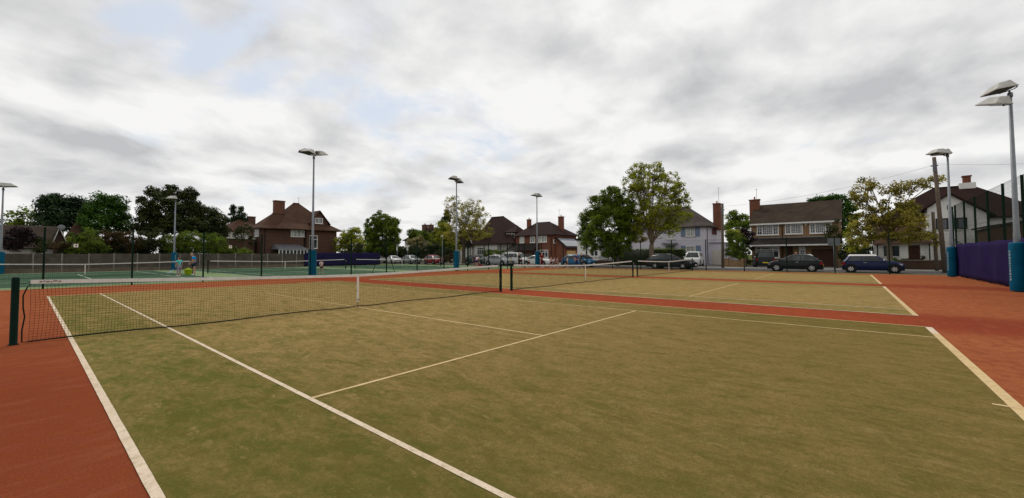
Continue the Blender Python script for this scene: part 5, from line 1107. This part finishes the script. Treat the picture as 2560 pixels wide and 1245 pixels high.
far = onX(2900, 380, 30); wire('overhead wire running right from the leaning utility pole', (tB[0], tB[1], tB[2]-.5), tuple(far), .3)
wire('overhead wire from the first utility pole to the yellow brick house', (tA[0], tA[1], tA[2]-.35), (55.5, H7s[1]-.5, 6.4), .3)
wire('overhead wire from the first utility pole to the lilac house', (tA[0], tA[1], tA[2]-.45), (56, 4.6, 6.2), .2)
def signpost(label, px, X, ptop, pbot, w, h, m, kind='post_sign'):
    p = onX(px, 650, X); z1, z0 = onX(px, ptop, X)[2], onX(px, pbot, X)[2]
    t = thing('road_sign', label, 'sign', (p[0], p[1], 0)); mb = MB(); mb.tube([(0, 0, 0), (0, 0, z1)], .045, 8); mb.build('pole', m_pole, t); mb = MB(); mb.box(-.07, -.05, -w/2, w/2, z0, z1+.02); mb.build('plate', m, t)
m_sgn = M('sign_back_grey', (.13, .14, .145), .6)
signpost('grey-backed rectangular sign on a post before the yellow brick house garage', 2086, 38.9, 596, 614, .85, 1, m_sgn)
signpost('small pale narrow sign on a post above the silver-bonneted car', 993, 39.6, 616, 627, .4, 1, m_plw)
signpost('small pale rectangular sign on a post above the red and grey cars', 1019, 39.6, 614, 626, .5, 1, m_plw)
p = onX(1106, 650, 34); z1 = onX(1106, 591, 34)[2]; t = thing('street_lamp', 'thin grey street lamp left of the second blue padded mast', 'street lamp', (34, p[1], 0)); mb = MB(); mb.tube([(0, 0, 0), (0, 0, 1.2), (0, 0, 1.3), (0, 0, z1)], [.07, .07, .045, .035], 10); mb.build('pole', m_pole, t)
mb = MB(); mb.hexa([(-.1, -.1, z1), (.1, -.1, z1), (.1, .45, z1), (-.1, .45, z1)], [(-.06, -.06, z1+.14), (.06, -.06, z1+.14), (.06, .35, z1+.12), (-.06, .35, z1+.12)]); mb.build('lamp_head', m_house, t)
# ball basket and bag
def at_(px, py): g = ground(px, py); return (g[0], g[1], 0)
g = onY(471, 660, 28.6); t = thing('ball_basket', 'lime yellow ball basket on the green court between the two players', 'basket', (g[0], g[1], .0)); m_lime = M('lime_plastic', (.4, .5, .02), .5)
mb = MB(); mb.lathe((0, 0, 0), [(.17, .0), (.2, .02), (.26, .4), (.28, .41), (.26, .43), (.24, .41), (.19, .03), (.01, .03)], 20); mb.build('bucket', m_lime, t)
mb = MB()
for _ in range(26):
    a, r = rnd.random()*6.28, .2*rnd.random()**.5; z = .4+.12*(1-r/.2)+.03*rnd.random(); c = (r*math.cos(a), r*math.sin(a), z)
    mb.lathe(c, [(.005, -.033), (.023, -.024), (.033, 0), (.023, .024), (.005, .033)], 8)
mb.build('tennis_balls', M('ball_felt', (.5, .6, .03), .9), t)
g = onY(1201, 660, 22.2); t = thing('sports_bag', 'red sports bag on the court beside the person in the pink top', 'bag', (g[0], g[1], 0), .4); mb = MB(); mb.hexa([(-.3, -.16, .01), (.3, -.16, .01), (.3, .16, .01), (-.3, .16, .01)], [(-.26, -.1, .36), (.26, -.1, .36), (.26, .1, .36), (-.26, .1, .36)]); mb.build('bag_body', M('red_cloth', (.3, .02, .04), .8), t, bevel=.05)
mb = MB(); mb.tube([(-.15, -.1, .33), (-.12, -.05, .48), (.12, -.05, .48), (.15, -.1, .33)], .012, 6); mb.build('handle', m_trim, t)

# ================================================================== PEOPLE
def person(label, pos, heading, Ht, pose='stand', skin=(.42, .24, .17), hair=(.05, .03, .02), top=(.1, .4, .5), bottom=(.02, .02, .03), shoes=(.7, .7, .7), long_leg=False, cap=None, child=False, build=1., sleeve='short', legcol=None, arms=None, bald=False):
    hs = 1.25 if child else 1.0
    J = dict(pel=(0, 0, .53), wai=(0, 0, .62), che=(0, -.005, .73), nec=(0, 0, .825), chin=(0, .012, .865), hed=(0, .005, .915), crn=(0, -.005, .96))
    for s, S in ((-1, 'L'), (1, 'R')):
        J.update({'hip'+S: (s*.052, 0, .505), 'kne'+S: (s*.06, .012, .285), 'ank'+S: (s*.062, -.008, .05), 'hee'+S: (s*.062, -.03, .02), 'toe'+S: (s*.07, .085, .018),
                  'sho'+S: (s*.105, -.003, .795), 'elb'+S: (s*.135, -.02, .63), 'wri'+S: (s*.14, .03, .49)})
    if pose == 'walk': J.update(kneL=(-.055, .09, .3), ankL=(-.055, .11, .06), heeL=(-.055, .09, .02), toeL=(-.06, .2, .03), kneR=(.055, -.02, .285), ankR=(.06, -.14, .09), heeR=(.06, -.17, .07), toeR=(.065, -.07, .015), elbL=(-.135, -.06, .64), wriL=(-.135, -.02, .5), elbR=(.135, .03, .63), wriR=(.12, .12, .53))
    if pose == 'wide': J.update(kneL=(-.085, .0, .285), ankL=(-.11, 0, .05), heeL=(-.11, -.02, .02), toeL=(-.13, .08, .018), kneR=(.085, .0, .285), ankR=(.11, 0, .05), heeR=(.11, -.02, .02), toeR=(.13, .08, .018))
    if pose == 'bend':
        J.update(pel=(0, -.1, .5), wai=(0, -.05, .58), che=(0, .08, .63), nec=(0, .17, .67), chin=(0, .22, .67), hed=(0, .25, .69), crn=(0, .28, .72), hipL=(-.052, -.09, .48), hipR=(.052, -.09, .48), kneL=(-.06, .0, .27), kneR=(.06, -.03, .27),
                 shoL=(-.1, .14, .64), shoR=(.1, .14, .64), elbL=(-.1, .2, .48), elbR=(.1, .18, .48), wriL=(-.08, .24, .34), wriR=(.08, .22, .34))
    if pose == 'lean': J.update(che=(0, .03, .725), nec=(0, .06, .815), chin=(0, .085, .85), hed=(0, .09, .9), crn=(0, .085, .945), shoL=(-.105, .045, .785), shoR=(.105, .045, .785), elbL=(-.13, .06, .62), wriL=(-.11, .15, .52), elbR=(.13, .05, .62), wriR=(.11, .13, .52))
    if arms == 'up': J.update(elbL=(-.15, .07, .7), wriL=(-.08, .14, .78), elbR=(.15, .07, .7), wriR=(.08, .14, .78))
    if arms == 'fwd': J.update(elbL=(-.13, .04, .64), wriL=(-.08, .15, .62), elbR=(.13, .04, .64), wriR=(.08, .15, .62))
    names = list(J); P = {k: np.array(v, float)*Ht for k, v in J.items()}
    R0 = dict(pel=(.08, .058), wai=(.068, .05), che=(.085, .058), nec=(.03, .03), chin=(.034*hs, .04*hs), hed=(.047*hs, .058*hs), crn=(.032*hs, .036*hs), hip=(.05, .05), kne=(.032, .033), ank=(.021, .022), hee=(.022, .022), toe=(.02, .014), sho=(.034, .034), elb=(.024, .024), wri=(.015, .018))
    vs, rs, reg = [], [], []; idx = {}
    def av(k, p, r, g): P[k] = np.array(p, float); idx[k] = len(vs); vs.append(tuple(p)); rs.append((r[0]*Ht*build, r[1]*Ht*build)); reg.append(g); return idx[k]
    for k in names:
        key = k[:3] if k[-1] in 'LR' and k not in R0 else k
        av(k, P[k], R0[key], key)
    E_ = [('pel', 'wai'), ('wai', 'che'), ('che', 'nec'), ('nec', 'chin'), ('chin', 'hed'), ('hed', 'crn')]
    for S in 'LR': E_ += [('pel', 'hip'+S), ('hip'+S, 'kne'+S), ('kne'+S, 'ank'+S), ('ank'+S, 'hee'+S), ('ank'+S, 'toe'+S), ('che', 'sho'+S), ('sho'+S, 'elb'+S), ('elb'+S, 'wri'+S)]
    # nose and ears, then palm, four bent fingers and a thumb on each hand
    fdir = P['crn']-P['chin']; fdir /= np.linalg.norm(fdir); fw = np.cross(np.array([1., 0, 0]), fdir); fw = -fw if fw[1] < 0 and pose != 'bend' else fw
    fw = np.array([0, fdir[2], -fdir[1]]); av('nose', P['hed']+fw*.064*Ht*hs-fdir*.008*Ht, (.008*hs, .008*hs), 'hed'); E_.append(('hed', 'nose'))
    for S, s in (('L', -1), ('R', 1)):
        av('ear'+S, P['hed']+np.array([s*.05*Ht*hs, 0, 0])-fdir*.006*Ht, (.006, .012), 'hed'); E_.append(('hed', 'ear'+S))
        d = P['wri'+S]-P['elb'+S]; d /= np.linalg.norm(d); sd_ = np.cross(d, [s*1., 0, 0]); sd_ /= np.linalg.norm(sd_)+1e-9; inn = np.array([-s*1., 0, 0])
        av('pal'+S, P['wri'+S]+d*.035*Ht, (.013, .022), 'hnd'); E_.append(('wri'+S, 'pal'+S))
        for f in range(4):
            o = sd_*(-.021+.014*f)*Ht; ln = (.032, .037, .035, .027)[f]*Ht
            a = av(f'f{f}a'+S, P['pal'+S]+o+d*.02*Ht, (.0052, .0052), 'hnd'); av(f'f{f}b'+S, P['pal'+S]+o+d*(.02*Ht+ln*.5)+inn*.004*Ht, (.0047, .0047), 'hnd'); av(f'f{f}c'+S, P['pal'+S]+o+d*(.02*Ht+ln*.85)+inn*.016*Ht, (.004, .004), 'hnd')
            E_ += [('pal'+S, f'f{f}a'+S), (f'f{f}a'+S, f'f{f}b'+S), (f'f{f}b'+S, f'f{f}c'+S)]
        th = P['wri'+S]+d*.018*Ht; av('tha'+S, th-sd_*.024*Ht, (.006, .006), 'hnd'); av('thb'+S, th-sd_*.034*Ht+d*.022*Ht+inn*.006*Ht, (.005, .005), 'hnd'); E_ += [('pal'+S, 'tha'+S), ('tha'+S, 'thb'+S)]
    bm = bmesh.new(); sk = bm.verts.layers.skin.verify(); bv = [bm.verts.new(v) for v in vs]
    for b_, r in zip(bv, rs): b_[sk].radius = r
    bv[0][sk].use_root = True
    for a, b in E_: bm.edges.new((bv[idx[a]], bv[idx[b]]))
    me = bpy.data.meshes.new('sk'); bm.to_mesh(me); bm.free(); o = bpy.data.objects.new('sk', me); COL.objects.link(o)
    o.modifiers.new('skin', 'SKIN').use_smooth_shade = True; o.modifiers.new('sub', 'SUBSURF').levels = 1
    dg = bpy.context.evaluated_depsgraph_get(); bmesh_ = bpy.data.meshes.new_from_object(o.evaluated_get(dg)); bpy.data.objects.remove(o)
    t = thing('person', label, 'person', (pos[0], pos[1], pos[2] if len(pos) > 2 else 0), heading, 'people on and beside the courts')
    m_sk = M('skin_%d' % int(skin[0]*100), skin, .6, .04)
    def T_(n, c): return M(n+'_%d_%d_%d' % tuple(int(x*99) for x in c), c, .85, .12, 12.)
    bmesh_.materials.clear(); bmesh_.materials.append(m_sk)
    bo = bpy.data.objects.new('body', bmesh_); COL.objects.link(bo); bo.parent = t
    bmesh_.polygons.foreach_set('use_smooth', [True]*len(bmesh_.polygons))
    # nearest bone per vertex
    co_ = np.zeros(len(bmesh_.vertices)*3); bmesh_.vertices.foreach_get('co', co_); co_ = co_.reshape(-1, 3)
    best = np.full(len(co_), 1e9); bid = np.zeros(len(co_), int); par = np.zeros(len(co_)); VS = np.array(vs)
    for ei, (a, b) in enumerate(E_):
        A_, B_ = VS[idx[a]], VS[idx[b]]; ab = B_-A_; tt = np.clip((co_-A_) @ ab/(ab @ ab+1e-12), 0, 1); dd = np.linalg.norm(co_-(A_+tt[:, None]*ab), axis=1)
        m_ = dd < best; best[m_] = dd[m_]; bid[m_] = ei; par[m_] = tt[m_]
    en = [a+'>'+b for a, b in E_]
    nv = np.array([v.normal[:] for v in bmesh_.vertices])
    def cloth(name, sel, off, m):
        fs = [p.vertices[:] for p in bmesh_.polygons if all(sel[v] for v in p.vertices)]
        if not fs: return
        used = sorted({v for f in fs for v in f}); mp_ = {v: i for i, v in enumerate(used)}
        mb = MB(); mb.add([tuple(co_[v]+nv[v]*off) for v in used], [tuple(mp_[v] for v in f) for f in fs], 0, True); c = mb.build(name, m, t)
        q = c.modifiers.new('thick', 'SOLIDIFY'); q.thickness = off*.8; q.offset = -1
    isb = lambda *ks: np.array([any(en[b].startswith(k) for k in ks) for b in bid])
    sl = {'short': .55, 'long': 1.01, 'none': 0}[sleeve]
    torso = isb('wai>', 'che>', 'pel>wai') & ~(isb('che>nec') & (par > .8)); arm = isb('shoL>', 'shoR>') & (par <= max(sl, .0)); fore = isb('elbL>', 'elbR>') & (sleeve == 'long') & (par < .95)
    cloth('top', torso | arm | fore, .011*Ht/1.7+.004, T_('cloth', top))
    hips = isb('pel>hip') | (isb('pel>wai') & (par < .35)); th_ = isb('hipL>', 'hipR>') & (par < (1.1 if long_leg else .62)); sh_ = isb('kneL>', 'kneR>') & bool(long_leg) & (par < .93)
    cloth('trousers' if long_leg else 'shorts', hips | th_ | sh_, .009*Ht/1.7+.003, T_('cloth', bottom))
    if legcol: cloth('leggings', (isb('hipL>', 'hipR>') & (par > .5)) | (isb('kneL>', 'kneR>') & (par < .6)), .004, T_('cloth', legcol))
    cloth('shoes', isb('ank') | (isb('kneL>', 'kneR>') & (par > .97)), .008, T_('shoe', shoes))
    up_ = fdir; rel = (co_-P['hed']); a1 = rel @ up_; a2 = rel @ fw; headm = isb('hed>', 'chin>')
    if not bald: cloth('hair', headm & ((a1 > .022*Ht*hs) | (a2 < -.012*Ht*hs)) & ~isb('hed>nose'), .008*Ht/1.6, T_('hair', hair))
    if cap: cloth('cap', headm & (a1 > .018*Ht*hs) & ~isb('hed>nose'), .012*Ht/1.6, T_('cloth', cap)); mb = MB(); c = P['hed']+fw*.075*Ht*hs+up_*.03*Ht; mb.box(-.035*Ht, .035*Ht, c[1]-.03*Ht, c[1]+.03*Ht, c[2], c[2]+.006); mb.build('cap_peak', T_('cloth', cap), t)
    for s in (-1, 1):
        c = P['hed']+fw*.051*Ht*hs+np.array([s*.02*Ht*hs, 0, 0])+up_*.004*Ht; mb = MB(); mb.lathe(tuple(c), [(.002, -.006), (.006, 0), (.002, .006)], 6); mb.build('eye', M('eye_dark', (.02, .015, .01), .3), t)
    c = P['chin']+fw*.038*Ht*hs+up_*.012*Ht; mb = MB(); mb.box(c[0]-.014*Ht, c[0]+.014*Ht, c[1]-.004, c[1]+.004, c[2]-.003, c[2]+.003); mb.build('mouth', M('lips', (.25, .08, .07), .6), t)
    return t, P
def PY(px, Yv): g = onY(px, 660, Yv); return (g[0], g[1], 0)
def PX(px, Xv): g = onX(px, 660, Xv); return (g[0], g[1], 0)
t, P = person('girl in a turquoise top holding a racket low, standing on the green court', PY(448, 26.6), R_(25), 1.42, 'stand', top=(.1, .6, .58), bottom=(.3, .28, .36), legcol=(.3, .2, .3), hair=(.03, .015, .01), child=True, shoes=(.75, .75, .72))
h = t.matrix_basis; w = np.array(P['wriL']); ct, st = math.cos(R_(25)), math.sin(R_(25)); wp = (t.location[0]+w[0]*ct-w[1]*st, t.location[1]+w[0]*st+w[1]*ct, w[2]-.06)
rk = thing('tennis_racket', 'tennis racket held down beside the girl in turquoise', 'racket', wp, R_(205)); mb = MB(); dx, dz = .62, -.5; nn = math.hypot(dx, dz); dx /= nn; dz /= nn
mb.tube([(-.04*dx, 0, -.04*dz), (.18*dx, 0, .18*dz)], .016, 8); mb.build('grip', m_trim, rk); mb = MB(); ring_ = [(dx*(.49+.17*math.cos(a)), .13*math.sin(a), dz*(.49+.17*math.cos(a))) for a in np.linspace(0, 2*math.pi, 21)]; mb.tube(ring_, .011, 6); mb.tube([(.18*dx, 0, .18*dz), (.34*dx, 0, .34*dz)], .01, 6); mb.build('frame', M('racket_blue', (.2, .4, .6), .4), rk)
mb = MB()
for k in range(-6, 7): a = k*.019; q = (1-(a/.13)**2)**.5*.165; mb.tube([(dx*(.49-q), a, dz*(.49-q)), (dx*(.49+q), a, dz*(.49+q))], .002, 3); b = k*.025; q = max(0, 1-(b/.17)**2)**.5*.125; mb.tube([(dx*(.49+b), -q, dz*(.49+b)), (dx*(.49+b), q, dz*(.49+b))], .002, 3)
mb.build('strings', m_plw, rk)
person('grey-haired man in a bright blue shirt and dark shorts behind the green court net post', PY(486.5, 27.6), R_(75), 1.76, 'lean', top=(.0, .24, .58), bottom=(.012, .03, .07), hair=(.3, .26, .24), skin=(.45, .25, .18), build=1.12)
person('small child in a blue cap and white top walking beside the centre mast', PY(803.5, 21.3), R_(-175), 1.16, 'walk', top=(.6, .5, .52), bottom=(.05, .04, .05), cap=(.03, .06, .28), hair=(.1, .03, .05), child=True, shoes=(.5, .35, .3))
person('person in a pale pink top bending over the red bag', PY(1192.5, 22.6), R_(-60), 1.72, 'bend', top=(.6, .4, .46), bottom=(.03, .03, .1), skin=(.5, .3, .24))
person('person in navy standing just left of the person in the pink top', PY(1186, 23.6), R_(-60), 1.5, 'stand', top=(.02, .02, .08), bottom=(.02, .02, .06), hair=(.04, .02, .015))
person('child in a lime yellow bib before the silver and white cars', PX(1277.5, 31.4), R_(-150), 1.22, 'stand', top=(.42, .5, .1), bottom=(.06, .06, .07), child=True)
person('adult in dark clothes holding something white high, left of the porch', PX(1297.5, 31.8), R_(190), 1.76, 'stand', top=(.03, .022, .02), bottom=(.025, .022, .022), long_leg=True, sleeve='long', arms='fwd')
person('small child in a white shirt right of the tall dark-clothed adult', PX(1322.5, 31.0), R_(200), 1.2, 'walk', top=(.66, .64, .64), bottom=(.02, .02, .02), child=True)
person('adult in a dark red tracksuit right of the third floodlight mast', PX(1354.5, 31.5), R_(170), 1.8, 'stand', top=(.16, .012, .018), bottom=(.12, .012, .018), long_leg=True, sleeve='long', arms='fwd')
person('child in a pale shirt, leftmost of the children left of the blue hatchback', PX(1378, 31.2), R_(150), 1.26, 'stand', top=(.4, .34, .36), bottom=(.05, .03, .03), child=True)
person('child in a dusty pink shirt in the group left of the blue hatchback', PX(1386, 31.0), R_(230), 1.22, 'wide', top=(.45, .32, .33), bottom=(.03, .03, .03), child=True)
person('child in grey at the right end of the group left of the blue hatchback', PX(1393.5, 31.5), R_(180), 1.18, 'stand', top=(.3, .28, .3), bottom=(.3, .24, .2), child=True)
person('child in white and black against the side of the blue hatchback', PX(1418.5, 31.2), R_(200), 1.24, 'stand', top=(.55, .55, .58), bottom=(.02, .02, .02), child=True)
person('adult in blue leaning beside the front of the blue hatchback', PX(1441, 31.4), R_(160), 1.7, 'stand', top=(.02, .05, .2), bottom=(.02, .03, .1), long_leg=True)
person('adult in dark clothes at the bonnet of the blue hatchback', PX(1453, 31.8), R_(200), 1.7, 'stand', top=(.03, .035, .035), bottom=(.02, .025, .03), long_leg=True, sleeve='long')
g = PX(1294.5, 31.5); bo = thing('white_board', 'small white board held up by the adult in dark clothes', 'board', (g[0], g[1], 1.16), R_(190)); mb = MB(); mb.box(-.15, .15, -.006, .006, -.14, .2); mb.build('board_sheet', m_plw, bo)
# the glimpse of someone beyond the dark hatchback
person('person with dark hair standing behind the black hatchback roof', PX(1990.5, 41.8), R_(100), 1.72, 'stand', top=(.3, .2, .16), bottom=(.03, .03, .05), long_leg=True)
